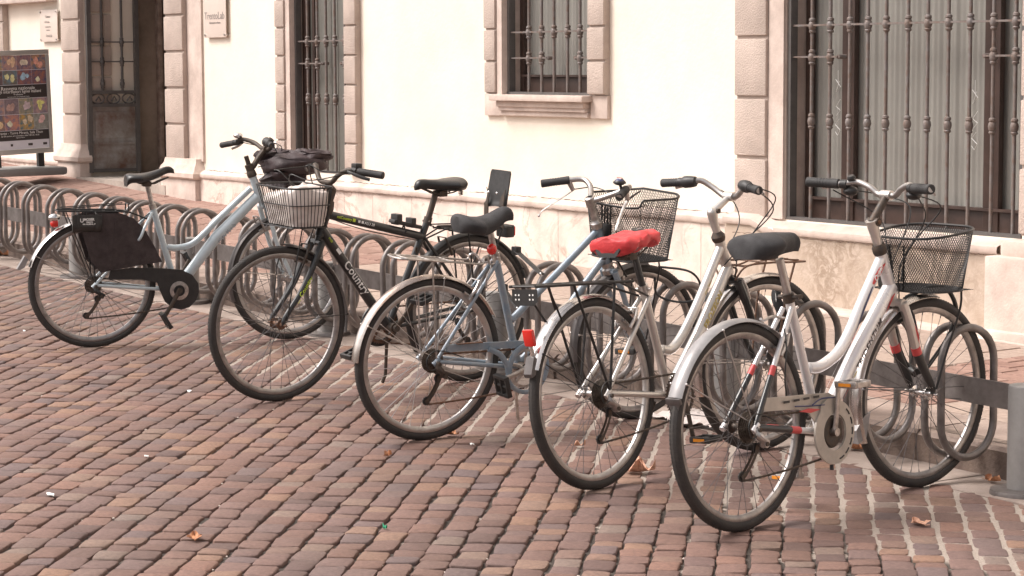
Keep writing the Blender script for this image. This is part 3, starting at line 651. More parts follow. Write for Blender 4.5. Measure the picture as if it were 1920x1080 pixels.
# ================================================================ BICYCLES
def axes(yaw,lean):
    fw=Vector((math.cos(yaw),math.sin(yaw),0)); fw.z=-GS*fw.x; fw.normalize(); lf=Vector((-math.sin(yaw),math.cos(yaw),0))
    up=fw.cross(lf).normalized(); lf=up.cross(fw); cl,sn=math.cos(lean),math.sin(lean)
    return fw,lf*cl-up*sn,up*cl+lf*sn
def pose(X,Y,yaw,lean):
    f,l,u=axes(R(yaw),R(lean)); m=Matrix((f,l,u)).transposed().to_4x4(); m.translation=Vector((X,Y,gz(X)+.002)); return m
def wheel(root,c,r,T=None,rim='rim',sp='spoke',tw=.018,hubm='steel',phase=0,rimw=.011,knob=True):
    o=Vector((c[0],0,c[1])); Y=(0,1,0)
    rr=r-.037
    mb=MB(T); W=.0115; mb.lathe([(rr+.006,-W),(rr+.004,-W-.001),(rr-.010,-W+.001),(rr-.017,-W+.006),(rr-.018,0),(rr-.017,W-.006),(rr-.010,W-.001),(rr+.004,W+.001),(rr+.006,W),(rr-.001,W-.003),(rr-.001,-W+.003)],o,Y,72,closed=True)
    wh=mb.build('wheel',rim,root)
    mb=MB(T); N=12; tc=r-tw*.98; pr=[]
    for k in range(N): a=2*math.pi*k/N; pr.append((tc+tw*math.cos(a)*(1 if math.cos(a)>0 else .95),tw*math.sin(a)))
    mb.lathe(pr,o,Y,96,closed=True)
    if knob: # tread blocks and side ribs
        for k in range(150):
            a=2*math.pi*k/150
            for s in (-1,1):
                da=.5*s*0; ps=[]
                for (q,dh,dy) in ((0,0,.003),(0,0,.013)):
                    pass
                b0=tc+tw*math.cos(.55); y0=s*tw*math.sin(.30); y1=s*tw*math.sin(.95)
                r0=tc+tw*math.cos(.30); r1=tc+tw*math.cos(.95); w_=.0045/r
                vs=[]
                for (rad,yy,h) in ((r0,y0,-.0015),(r0,y0,.0012),(r1,y1,.0012),(r1,y1,-.0015)):
                    for sg in (-1,1):
                        an=a+sg*w_+(.006 if s>0 else 0); R_=rad+h; vs.append((o.x+math.cos(an)*R_,yy,o.z+math.sin(an)*R_))
                mb.add(vs,[(0,1,3,2),(2,3,5,4),(4,5,7,6),(0,2,4,6),(1,7,5,3)])
    mb.build('tyre','tyre',wh,fix=False)
    mb=MB(T); mb.lathe([(.006,-.055),(.012,-.05),(.012,-.036),(.023,-.034),(.024,-.029),(.013,-.026),(.012,0),(.013,.026),(.024,.029),(.023,.034),(.012,.036),(.012,.05),(.006,.055)],o,Y,18); mb.lathe([(0,-.078),(.005,-.078),(.005,.078),(0,.078)],o,Y,8); mb.build('hub',hubm,wh)
    mb=MB(T); n=36
    for i in range(n):
        s=1 if i%2 else -1; a=2*math.pi*(i+.5)/n+phase; d=R(62)*(1 if (i//2)%2 else -1); ha=a+d
        p=o+Vector((math.cos(ha)*.022,s*.031,math.sin(ha)*.022)); q=o+Vector((math.cos(a)*(rr-.015),s*.002,math.sin(a)*(rr-.015)))
        mb.tube([p,q],.0013,4,cap=False); nd=(p-q).normalized(); mb.tube([q,q+nd*.013],.0021,5)
    mb.build('spokes',sp,wh)
    return wh
def fender(root,c,r,a0,a1,m,T=None,w=.027,th=.0014,gap=.013,name='mudguard',flap=None,stays=(),stm='steel',so=.052):
    o=Vector((c[0],0,c[1])); mb=MB(T); nv=9; nu=40; R0=r+gap
    def f(u,v,off):
        a=R(a0+(a1-a0)*u); b=(v-.5)*2; d=R0+off-.011*abs(b)**2.2; return o+Vector((math.cos(a)*d,b*w,math.sin(a)*d))
    vs=[];
    for off in (0,-th):
        for i in range(nu+1):
            for j in range(nv): vs.append(f(i/nu,j/(nv-1),off))
    n1=(nu+1)*nv; fs=[]
    for i in range(nu):
        for j in range(nv-1):
            a=i*nv+j; q=(a,a+nv,a+nv+1,a+1); fs.append(q); fs.append(tuple(x+n1 for x in q[::-1]))
        a=i*nv; fs.append((a,a+n1,a+n1+nv,a+nv)); a=i*nv+nv-1; fs.append((a,a+nv,a+nv+n1,a+n1))
    for j in range(nv-1): fs.append((j,j+1,j+1+n1,j+n1)); k=nu*nv+j; fs.append((k,k+n1,k+n1+1,k+1))
    mb.add(vs,fs); fo=mb.build(name,m,root,smooth=50)
    for a,ah in stays:
        for s in (-1,1):
            p=o+Vector((math.cos(R(a))*(R0-.012),s*(w+.003),math.sin(R(a))*(R0-.012))); mb=MB(T); mb.tube([o+Vector((.008,s*so,.012)),p],.0022,6); mb.sphere(p,.005,8,6); mb.build('mudguard_stay',stm,fo)
    return fo
def brackets(mb,p,q,r): mb.tube([p,q],r,8)
def saddle(root,cx,cz,L,W,m,tilt=0,H=.05,name='saddle',nosew=.018,puff=1.,T=None,dip=.012,skirt=.035,rails=True,rear=.0,sag=0):
    # cx: middle along the bike, cz: height of the top surface
    nu=26;nv=17;mb=MB(T); t=R(tilt)
    def hw(u): # u 0 rear .. 1 nose
        if u<.32: k=u/.32; return W/2*(.62+.38*math.sin(min(1,k*1.15)*math.pi/2)) if k<1 else W/2
        k=(u-.32)/.68; return lerp(W/2,nosew,min(1,k*1.25)**.75 if k<.8 else 1)*(1 if u<.97 else .8)
    def f(u,v):
        x=(u-.5)*L; a=(v-.5)*2; w=hw(u); Hs=(.012*puff+skirt*.42)*(1-.3*u)
        zt=-dip*math.sin(min(1,max(0,(u-.12)/.7))*math.pi)+rear*(1-u)**2-.016*max(0,(u-.88)/.12)**2-.014*max(0,(.1-u)/.1)**2
        ce=(math.sqrt(max(0,1-(1-min(1,(u+.012)/.16))**2)) if puff>1 else 1)*math.sqrt(max(0,1-(1-min(1,(1-u+.010)/.10))**2)); w*=.25+.75*ce if name!='saddle_box' else 1; Hs*=.45+.55*ce; zt-=.012*(1-ce)*puff*.6
        an=abs(a); sg=1 if a>=0 else -1; th=an*R(118); e_=.82 if puff>1.2 else .72
        y=w*abs(math.sin(th))**e_*(1 if an<.76 else 1-.25*((an-.76)/.24)); z=zt+Hs*((math.cos(th) if th<1.571 else math.cos(th)*1.5)-1)*(.9 if th<1.571 else 1)
        if u<.02: x+=.012*(1-an)
        X=x*math.cos(t)-z*math.sin(t); Z=x*math.sin(t)+z*math.cos(t)
        return Vector((cx+X,sg*y,cz+Z))
    mb.grid(f,nu,nv)
    b=len(mb.v)-nu*nv
    mb.f.append(tuple(b+j for j in range(nv))); mb.f.append(tuple(b+(nu-1)*nv+j for j in range(nv))[::-1])
    for i in range(nu-1): mb.f.append((b+i*nv,b+(i+1)*nv,b+(i+1)*nv+nv-1,b+i*nv+nv-1))
    o=mb.build(name,m,root,smooth=60)
    if rails:
        mb=MB(T)
        for s in (-1,1): mb.tube(spl([(cx-L*.36,s*.045,cz-.045),(cx-L*.2,s*.03,cz-.068),(cx+.02,s*.022,cz-.072),(cx+L*.2,s*.02,cz-.06),(cx+L*.4,s*.008,cz-.04)]),.0036,6)
        mb.box((cx-.01,0,cz-.072),(.045,.055,.028),bev=.005); mb.build('saddle_rails','dark',o)
        if W>.17:
            for s in (-1,1):
                mb=MB(T); mb.tube([(cx-L*.33+.01*math.cos(k*1.0),s*.05+.01*math.sin(k*1.0),cz-.078+k*.0011) for k in range(34)],.002,5); mb.build('saddle_spring','dark',o)
    return o
def cassette(root,c,m='dark',n=7,r0=.021,r1=.046,y0=-.034,y1=-.060):
    mb=MB()
    for i in range(n):
        k=i/(n-1); rr=lerp(r1,r0,k); y=lerp(y0,y1,k); t=int(rr*760)
        prof=[]
        for j in range(t*2): a=math.pi*j/t; q=rr*(1 if j%2 else .94); prof.append((q*math.cos(a),q*math.sin(a)))
        mb.prism(prof,(c[0],y,c[1]),(1,0,0),(0,0,1),.0018)
        mb.lathe([(rr*.7,-.0015),(rr*.72,.002)],(c[0],y,c[1]),(0,1,0),14)
    return mb.build('cassette','cass',root,smooth=0)
def chainring(root,c,m='dark',r=.083,y=-.055,arms=5,cr_len=.17,ang=0,crm='steel',pm='black',twist=0,amber=False):
    spider=True
    mb=MB(); t=44; prof=[]
    mb.lathe([(r,-.0015),(r*.995,.0015),(r*.86,.0015),(r*.86,-.0015)],(c[0],y,c[1]),(0,1,0),44,closed=True)
    for j in range(t):
        a=2*math.pi*j/t; mb.box((c[0]+math.cos(a)*(r+.002),y,c[1]+math.sin(a)*(r+.002)),(.006,.0025,.005),Matrix.Rotation(-a,3,'Y'))
    if spider:
        for j in range(arms):
            a=2*math.pi*j/arms+.3; mb.tube([(c[0]+.012*math.cos(a),y-.003,c[1]+.012*math.sin(a)),(c[0]+r*.9*math.cos(a),y,c[1]+r*.9*math.sin(a))],[(.009,.003),(.006,.003)],6,flat=(-math.sin(a),0,math.cos(a)))
    ring=mb.build('chainring',m,root)
    for s,an in ((-1,ang),(1,ang+180)):
        mb=MB(); yy=s*.072; a=R(an); e=Vector((c[0]+math.cos(a)*cr_len,s*.085,c[1]+math.sin(a)*cr_len)); b=Vector((c[0],s*.068,c[1]))
        mb.tube([b,b.lerp(e,.5)+Vector((0,s*.004,0)),e],[(.0135,.008),(.0105,.0065),(.012,.0065)],10,flat=(-math.sin(a),0,math.cos(a)))
        mb.lathe([(0,-.012),(.015,-.012),(.015,.012),(0,.012)],b,(0,1,0),14); cr_=mb.build('crank',crm,root)
        pd=MB(); tw_=R(twist); Rm=Matrix.Rotation(tw_,3,'Y')
        pc=e+Vector((0,s*.06,0))
        pd.tube([e,e+Vector((0,s*.1,0))],.006,8)
        for dx in (-.038,.038): pd.box(pc+Rm@Vector((dx,0,0)),(.014,.092,.024),Rm,bev=.004)
        for dy in (-.042,0,.042): pd.box(pc+Rm@Vector((0,dy,0)),(.075,.012,.019),Rm,bev=.003)
        po=pd.build('pedal',pm,cr_)
        for dx in ((-.0465,.0465) if amber else ()):
            mb=MB(); mb.box(pc+Rm@Vector((dx,0,0)),(.003,.05,.011),Rm); mb.build('pedal_reflector','amber',po,smooth=0)
    mb=MB(); mb.lathe([(0,-.06),(.021,-.06),(.021,.06),(0,.06)],(c[0],0,c[1]),(0,1,0),18); mb.build('bottom_bracket','dark',root)
    return ring
def chain(root,c1,r1,c2,r2,pul,y=-.052,m='dark'):
    # upper run and lower run through the derailleur pulley
    mb=MB(); a=(c1[0],y,c1[1]+r1); b=(c2[0]+.01,y,c2[1]+r2)
    def run(p,q,sag=0):
        p=Vector(p);q=Vector(q);n=max(2,int((q-p).length/.0127)); 
        for i in range(n):
            u0=p.lerp(q,i/n);u1=p.lerp(q,(i+1)/n); s0=Vector((0,0,-sag*math.sin(math.pi*i/n))); s1=Vector((0,0,-sag*math.sin(math.pi*(i+1)/n)))
            mb.tube([u0+s0,u1+s1],(.0046,.003) if 0 else [(.0045,.003),(.0045,.003)] if i%2 else [(.0036,.0022),(.0036,.0022)],6,flat=(0,0,1))
    run(a,b,.002); run((pul[0],y,pul[1]-.016),(c2[0],y,c2[1]-r2),.006)
    return mb.build('chain',m,root)
def derailleur(root,c,p2,m='dark',m2='steel'):
    mb=MB(); h=Vector((c[0]+.004,-.075,c[1]-.006)); p1=Vector((c[0]+.016,-.052,c[1]-.070)); P2=Vector((p2[0],-.052,p2[1]))
    mb.tube(spl([h+Vector((0,.004,.008)),h+Vector((.002,0,-.018)),h+Vector((.018,-.006,-.036)),h+Vector((.022,.006,-.056))]),[.009,.010,.011,.011,.012,.013,.014,.014,.014,.013,.013,.012,.012,.011,.011,.010,.010,.009,.008],10,flat=(1,0,0))
    mb.box(h+Vector((.030,-.004,-.040)),(.034,.020,.016),Matrix.Rotation(.5,3,'Y'),bev=.004); mb.tube([h+Vector((.03,-.014,-.052)),h+Vector((.03,.01,-.052))],.011,12); body=mb.build('derailleur',m2,root)
    mb=MB(); mb.tube([h+Vector((.028,-.018,-.05)),h+Vector((.028,-.008,-.05))],.008,10); mb.tube([h+Vector((.0,-.012,0)),h+Vector((.0,-.002,0))],.008,10); mb.build('pivot_bolts','dark',body)
    for yy in (-.060,-.045):
        mb=MB(); o_=Vector((0,yy+.052,0)); mb.tube(spl([p1+o_+Vector((.004,0,.01)),p1.lerp(P2,.35)+o_+Vector((.016,0,.004)),p1.lerp(P2,.75)+o_+Vector((.010,0,-.004)),P2+o_+Vector((-.004,0,-.006))],5),[(.0095,.0012)]*4+[(.0065,.0012)]*8+[(.009,.0012)]*4,6,flat=(1,0,.3)); mb.build('pulley_cage',m,body)
    for p in (p1,P2):
        mb=MB(); prof=[((.0165 if j%2 else .0185)*math.cos(math.pi*j/11),(.0165 if j%2 else .0185)*math.sin(math.pi*j/11)) for j in range(22)]
        mb.prism(prof,p+Vector((0,-.0015,0)),(1,0,0),(0,0,1),.003); mb.lathe([(0,-.009),(.006,-.008),(.006,.009),(0,.009)],p,(0,1,0),10); mb.build('jockey_wheel','black',body,smooth=0)
    mb=MB(); mb.tube(spl([h+Vector((.0,0,-.02)),h+Vector((-.045,-.008,-.022)),h+Vector((-.058,-.008,.02)),h+Vector((-.025,-.004,.052)),h+Vector((.04,.01,.045)),(c[0]+.14,-.045,c[1]+.005)]),.0024,6); mb.build('shift_cable','cable',body)
    return body
def steerT(S,A,deg):
    S=Vector((S[0],0,S[1])); return Matrix.Translation(S)@Matrix.Rotation(R(deg),4,A)@Matrix.Translation(-S)
def fork(root,top,bot,hub,r,m,T,bl=.05,ends=None,crownm=None,straight=False,rad=.0125,name='fork',decal=None):
    # blades from the crown just below the head tube down to the hub
    bx,bz=bot; mb=MB(T); ax=Vector((top[0]-bot[0],0,top[1]-bot[1])).normalized(); cr_=Vector((bx,0,bz))-ax*.03
    mb.tube([Vector((bx,0,bz))+ax*.01,cr_-ax*.01],.016,12); mb.tube([cr_+Vector((0,-.045,0)),cr_+Vector((0,.045,0))],.015,10)
    for s in (-1,1):
        h=Vector((hub[0],s*.052,hub[1])); a=cr_+Vector((0,s*.042,0)); mid=a.lerp(h,.55)-Vector((0 if straight else .012,0,0)); mid.y=s*bl
        mb.tube(spl([a,a.lerp(mid,.5)+Vector((0,s*.004,0)),mid,h+Vector((-.006,0,.03)),h],4),[rad+.002]*4+[rad]*5+[rad*.85]*4+[rad*.6]*4,10)
    f=mb.build(name,m,root); return f
def cloth_bump(p,a,f): return Vector((math.sin(p.y*f+p.z*f*.7),math.sin(p.x*f*1.3+p.z*f),math.sin(p.x*f+p.y*f*1.1)))*a
def grip(root,T,inner,outer,r=.0155,m='rubber'):
    i=Vector(inner);o=Vector(outer); mb=MB(T); mb.tube([i,i.lerp(o,.02),i.lerp(o,.5),i.lerp(o,.97),o],[r*.9,r*1.08,r*.96,r*1.06,r*.9],14)
    for k in range(9):
        mb.tube([i.lerp(o,.1+k*.09),i.lerp(o,.13+k*.09)],r*1.04,14)
    return mb.build('grip',m,root)
def basket_wires(T,rim,base,n,r,m,root,hz=(),name='basket'): pass
class BK: pass
def bike(name,label,P,yaw,lean,cat='bicycle'):
    root=empty(name,M4=pose(P[0],P[1],yaw,lean)); tag(root,label,cat,'bicycles parked at the rack'); return root
def frame_mesh(root,tubes,m,name='frame'):
    mb=MB()
    for t in tubes: mb.tube(t[0],t[1],t[2] if len(t)>2 else 14)
    return mb.build(name,m,root,smooth=50)
def P3(*a): return [(x,0,z) for x,z in a]
def rear_tri(hub,bbx,bbz,top,r1=.009,r2=.008,yo=.062,ytop=.016,bend=None):
    out=[]
    for s in (-1,1):
        out.append((spl([(hub[0],s*yo,hub[1]),(hub[0]+.06,s*yo,lerp(hub[1],bbz,.12)),(bbx-.08,s*.036,lerp(hub[1],bbz,.85)),(bbx-.01,s*.022,bbz)]),r1,10))
        b=bend if bend else None
        pts=[(hub[0]+.004,s*yo,hub[1]+.005)]+([(q_[0],s*q_[2],q_[1]) for q_ in b] if b else [])+[(top[0],s*ytop,top[1])]
        out.append((spl(pts,4) if b else pts,r2,10))
        out.append(([(hub[0]-.012,s*(yo+.001),hub[1]-.012),(hub[0]+.015,s*(yo+.001),hub[1]+.012)],.012,8))
    return out
def bars(root,T,S,A,cl,pts,m='rim',r=.0115,lever=True,lm='steel',gr=.0155,gtw=None,levang=-.35,twist_shift=False,name='handlebar',skip=()):
    # pts: (u forward, w sideways, k up) from the top of the head tube; last two are grip inner and grip end
    f0=Vector((A.z,0,-A.x)); S=Vector((S[0],0,S[1]))
    q=lambda p,s: S+f0*p[0]+Vector((0,1,0))*p[1]*s+A*p[2]
    line=[q(p,-1) for p in pts[::-1]]+[q(cl,1)]+[q(p,1) for p in pts]
    mb=MB(T); mb.tube(spl(line,6),r,12); hb=mb.build(name,m,root)
    for s in (-1,1):
        if s in skip: continue
        gi,go=q(pts[-2],s),q(pts[-1],s); grip(hb,T,gi,go,gr)
        d=(go-gi).normalized()
        if twist_shift:
            mb=MB(T); mb.lathe([(.012,-.04),(.021,-.038),(.023,-.02),(.019,-.005),(.022,0),(.012,.002)],gi+d*.0,d,16); mb.build('shifter','black',hb)
        if lever:
            mb=MB(T); b=gi-d*.018; mb.tube([b-d*.012,b+d*.012],.017,12)
            piv=b+f0*.032-A*.012; mb.tube([b,piv],[.010,.009],8); lo=mb.build('brake_lever',  'black' ,hb)
            mb=MB(T); lv=[piv,piv+d*.035+f0*.012-A*.008,piv+d*.08+f0*.008-A*.018,piv+d*.115-A*.022-f0*.002]
            mb.tube(spl(lv,4),[(.006,.0035)]*5+[(.0075,.003)]*8,8,flat=A); mb.build('lever_blade',lm,lo)
    return hb,q
def cable(root,T,pts,m='cable',r=.0026,name='brake_cable'):
    mb=MB(T); mb.tube(spl(pts,7),r,6); return mb.build(name,m,root)
def vbrake(root,c,m='dark',T=None,ang=None,r=.31,w=.03,name='rim_brake'):
    # two short arms either side of the rim at angle ang on a wheel centred c
    mb=MB(T); a=R(ang); rad=Vector((math.cos(a),0,math.sin(a))); tn=Vector((-rad.z,0,rad.x)); o=Vector((c[0],0,c[1]))
    for s in (-1,1):
        mb.tube([o+rad*(r-.02)+Vector((0,s*.036,0)),o+rad*(r+.03)+Vector((0,s*.04,0)),o+rad*(r+.07)+Vector((0,s*.03,0))],[.008,.006,.005],8)
        mb.tube([o+rad*(r-.004)+tn*.028+Vector((0,s*.018,0)),o+rad*(r-.004)-tn*.028+Vector((0,s*.018,0))],.006,8)
    mb.tube([o+rad*(r+.07)+Vector((0,-.035,0)),o+rad*(r+.07)+Vector((0,.035,0))],.003,6)
    return mb.build(name,m,root)
def tyre_side(*a): pass
# ================================================================ bicycle A : pale blue, far left
PA=pose(-3.177,4.803,76.8,-1.4); r=.333
A_=bike('bicycle','pale blue step-through bicycle with brown skirt guard, leftmost of the row',(-3.177,4.803),76.8,-1.4)
hub=(0,r); wb=1.05; bb=(.445,.29); S=(.86,.88); Bt=(.905,.75); ax=Vector((S[0]-Bt[0],0,S[1]-Bt[1])).normalized(); T=steerT(S,ax,9)
fr=frame_mesh(A_,[(P3((.32,.735),(bb[0],bb[1])),.0165),(spl(P3((.40,.515),(.46,.512),(.53,.53),(.60,.587),(.68,.665),(.85,.818))),.0165),([(bb[0]+.005,0,bb[1]+.01),(.66,0,.56),(.885,0,.775)],[.026,.03,.027]),(P3(S,Bt),.021)]+rear_tri(hub,*bb,(.315,.70),bend=((.20,.535,.060),(.236,.575,.086),(.262,.63,.078))),'blue')
mb=MB(); text_tube(mb,'PARIS',.045,(.45,0,.30),(.885,0,.775),.0285,(0,-1,0),t=.60,space=1.25); mb.build('lettering','greyd',fr,smooth=0)
for s in (-1,): pass
wheel(A_,hub,r,rim='rimd',sp='spoked'); wheel(A_,(wb,r),r,T,sp='spoked',phase=.4)
fender(A_,hub,r,78,163,'fender',stays=((152,0),),flap=1); 
mb=MB(); mb.prism([(-.350,.492),(-.332,.472),(-.352,.432),(-.378,.418),(-.390,.425),(-.372,.455)],(0,-.018,0),(1,0,0),(0,0,1),-.036); mb.build('mud_flap','fenderg',A_,smooth=0)
fender(A_,(wb,r),r,62,200,'fenderdk',T,stays=((172,0),),gap=.012)
fork(A_,S,Bt,(wb,r),r,'blue',T)
mb=MB(T); mb.tube(P3((.838,.945),(.852,.905)),[.022,.022],12); mb.tube(P3(S,(.825,.99)),.0125,10)
mb.tube(P3((.862,.93),(.90,.985),(.938,1.026)),[.016,.014,.014],10); mb.tube([(.938,-.02,1.026),(.938,.02,1.026)],.019,12); mb.lathe([(.024,0),(.026,.01),(.024,.03),(.02,.036)],Vector((S[0],0,S[1]))-ax*.0,ax,16); mb.build('stem','dark',A_)
hbA,qA=bars(A_,T,S,ax,(.123,0,.11),[(.125,.05,.112),(.12,.13,.15),(.085,.19,.18),(.056,.225,.172),(.023,.35,.168)],m='dark')
mb=MB(T); p=qA((.075,.20,.205),1); mb.sphere(p,(.026,.026,.016)); mb.tube([p,p-ax*.03],.006); mb.build('bell','chrome',hbA)
mb=MB(T); p=qA((.06,.2,.175),-1);mb.tube([p,p+Vector((0,-.05,-.005))],[.026,.019],14); mb.build('shifter','black',hbA)
mb=MB(); mb.tube(P3((.32,.735),(.292,.855)),.0125,12); mb.tube(P3((.325,.72),(.317,.745)),.019,12); mb.build('seat_post','steel',A_)
saddle(A_,.30,.925,.265,.16,'vinyl',tilt=10,skirt=.04)
cassette(A_,hub); derailleur(A_,hub,(-.045,.175),m2='black')
chain(A_,hub,.03,bb,.083,(-.04,.175))
chainring(A_,bb,ang=-122,crm='dark',r=.085,twist=60)
# chain guard
mb=MB(); g=[(.07,.36),(.085,.408),(.2,.418),(.34,.413),(.46,.400),(.515,.372),(.548,.325),(.552,.28),(.535,.235),(.50,.2),(.455,.188),(.41,.2),(.37,.232),(.345,.29),(.33,.335),(.25,.355)]
mb.prism(g,(0,-.063,0),(1,0,0),(0,0,1),-.012); mb.build('chain_guard','black',A_,smooth=0)
mb=MB(); mb.lathe([(.03,0),(.05,.001),(.05,.004),(.03,.006)],(bb[0],-.064,bb[1]),(0,-1,0),28); mb.build('chainring_cover','steel',A_)
# skirt guard
for s in (-1,1):
    mb=MB(); g=[(.03,.40),(-.02,.46),(-.06,.60),(-.075,.69),(.0,.71),(.13,.705),(.205,.68),(.262,.62),(.318,.52),(.352,.448),(.26,.437),(.16,.425)]
    mb.prism(g,(0,s*.079,0),(1,0,0),(0,0,1),-s*.003); o=mb.build('skirt_guard','browncloth',A_,smooth=0)
    mb=MB()
    mb.tube([(.075,s*.081,.415),(.10,s*.081,.56),(.11,s*.081,.70)],.003,6); mb.tube([(-.02,s*.081,.46),(.03,s*.081,.405),(.2,s*.081,.43),(.350,s*.081,.449),(.30,s*.081,.55)],.0025,5); mb.build('guard_piping','browncloth',o)
# luggage rack
mb=MB()
for y in (-.055,.055):
    mb.tube(spl([(-.18,y*.6,.722),(-.165,y,.722),(0,y,.718),(.16,y,.712),(.20,y*.5,.705),(.30,y*.25,.665)]),.0045,8)
mb.tube([(-.18,-.033,.722),(-.18,.033,.722)],.0045,8)
for x in (-.12,-.06,0,.06,.12): mb.tube([(x,-.055,.718),(x,.055,.718)],.003,6)
for y in (-.02,.02): mb.tube([(-.18,y,.728),(.12,y,.722)],.003,6)
for s in (-1,1): mb.tube([(-.04,s*.055,.716),(-.005,s*.062,.50),(.005,s*.066,.345)],.004,8); mb.tube([(-.14,s*.055,.716),(-.005,s*.063,.36)],.003,8)
lr=mb.build('luggage_rack','wire',A_)
mb=MB(); 
for y in (-.04,.04): mb.tube([(.185,y,.712),(.187,y,.75)],.0035,6)
mb.tube([(.187,-.04,.75),(.187,.04,.75)],.0035,6); mb.tube([(.17,-.04,.752),(-.16,-.04,.735),(-.16,.04,.735),(.17,.04,.752)],.003,6); mb.build('spring_clip','wire',lr)
mb=MB(); mb.sphere((-.19,0,.685),(.035,.024,.022)); mb.build('rear_light','chrome',A_); mb=MB(); mb.sphere((-.195,0,.655),(.02,.022,.022)); mb.box((-.19,0,.655),(.03,.04,.035),bev=.008); mb.build('tail_lamp','red',A_)
mb=MB(); mb.tube([(.06,.06,.33),(.22,.07,.305),(.245,.075,.295)],.005,8); mb.build('kickstand','steel',A_)
mb=MB(); mb.tube(spl([(.30,-.02,.70),(.24,-.03,.66),(.17,-.02,.63),(.16,0,.60)]),.0025,6); mb.build('rear_brake_cable','cable',A_)
vbrake(A_,hub,'steel',ang=62); vbrake(A_,(wb,r),'steel',T,118)
for k,(e) in enumerate(((.93,.05,.86),(.95,-.03,.84),(.9,.02,.93))):
    cable(A_,T,[qA((.09,.2,.16),1 if k%2 else -1),(1.02,.03*(k-1),1.03-.02*k),(1.0,.02,.95),e])
# small tool bag hanging from the rack of the pale blue bicycle
def on_bike(root,name,label,cat): 
    o=empty(name,M4=root.matrix_world.copy()); tag(o,label,cat); return o
PAm=pose(-3.177,4.803,R(0),0)
tb=empty('tool_bag',M4=pose(-3.177,4.803,76.8,-1.4)); tag(tb,'small black leatherette tool bag with white print under the leftmost bicycle\'s rack','bag')
mb=MB(); mb.grid(lambda u,v:Vector((lerp(-.115,.035,u),-.078-.028*math.sin(math.pi*min(1,v*1.0))**.5*(1-.12*abs(2*u-1)**4),lerp(.700,.612,v))),16,9)
mb.grid(lambda u,v:Vector((lerp(-.115,.035,u),-.078+.0*v,lerp(.700,.612,v))),2,2)
for x in (-.115,.035): mb.prism([(0,0),(-.026,-.01),(-.028,-.05),(-.022,-.08),(0,-.088)],(x,-.078,.70),(0,1,0),(0,0,1),.001)
mb.build('bag_body','leather',tb,smooth=50)
mb=MB(); fl=[(-.117,.703),(.037,.703),(.036,.665),(.02,.643),(-.095,.643),(-.114,.665)]; mb.prism(fl,(0,-.104,0),(1,0,0),(0,0,1),.004); mb.build('flap','leather',tb,smooth=0)
for x in (-.088,.008):
    mb=MB(); mb.box((x,-.110,.672),(.014,.004,.075),bev=.001); mb.tube([(x,-.11,.70),(x,-.06,.715)],.003,6); mb.build('strap','leather',tb)
mb=MB(); text_plane(mb,'MOSER',.017,(-.032,-.1085,.681),(1,0,0),(0,0,1),.0004,bold=.0006); text_plane(mb,'TRENTO',.009,(-.03,-.1085,.667),(1,0,0),(0,0,1),.0004,bold=.0004); text_plane(mb,'VIA CALEPINA, 37',.0085,(-.032,-.1085,.657),(1,0,0),(0,0,1),.0004,bold=.0004); text_plane(mb,'U',.028,(-.069,-.1085,.676),(1,0,0),(0,0,1),.0004,bold=.0006); mb.build('lettering','whited',tb,smooth=0)
def cloth_sheet(fn,nu,nv,mb=None,closeu=False):
    mb=mb or MB(); mb.grid(fn,nu,nv,closeu=closeu); return mb
def wr(u,v,f,a,p=0): return a*(math.sin(f*u*6.28+p+2*math.sin(3*v*6.28))+.6*math.sin(f*1.7*u*6.28+9*v+p*2)+.5*math.sin(2.3*f*v*6.28+5*u+p))
def pillow(mb,c,sz,seed,amp=.012,fr=3,nu=44,nv=22,shape=2.6):
    cx,cy,cz=c; ax_,ay_,az_=sz
    def f(u,v):
        t=u*2*math.pi; p=(v-.5)*math.pi*.998
        ct,st=math.cos(t),math.sin(t); e=2/shape
        sg=lambda q,k:(1 if q>=0 else -1)*abs(q)**k
        x=sg(math.cos(p),e)*sg(ct,e); y=sg(math.cos(p),e)*sg(st,e); z=sg(math.sin(p),e)
        k=1+wr(u,v,fr,amp,seed)/max(ax_,.05)
        return Vector((cx+ax_*x*k,cy+ay_*y*k,cz+az_*z*k+wr(v,u,fr,amp*.6,seed+3)))
    mb.grid(f,nu,nv,closeu=True); return mb
bb_=empty('cloth_bag',M4=pose(-3.177,4.803,76.8,-1.4)@T); tag(bb_,'crumpled dark brown nylon bag resting on the front of the pale blue bicycle','bag')
mb=pillow(MB(),(1.10,0,.945),(.17,.19,.06),1.3,.007,3); pillow(mb,(1.05,.02,.875),(.10,.14,.06),4.1,.012,3); mb.build('bag_body','bagcloth',bb_,smooth=80)
mb=pillow(MB(),(1.17,-.05,.985),(.115,.125,.032),2.2,.008,4); pillow(mb,(1.02,.07,.985),(.10,.10,.035),6.2,.010,4); mb.build('bag_flap','bagcloth',bb_,smooth=80)
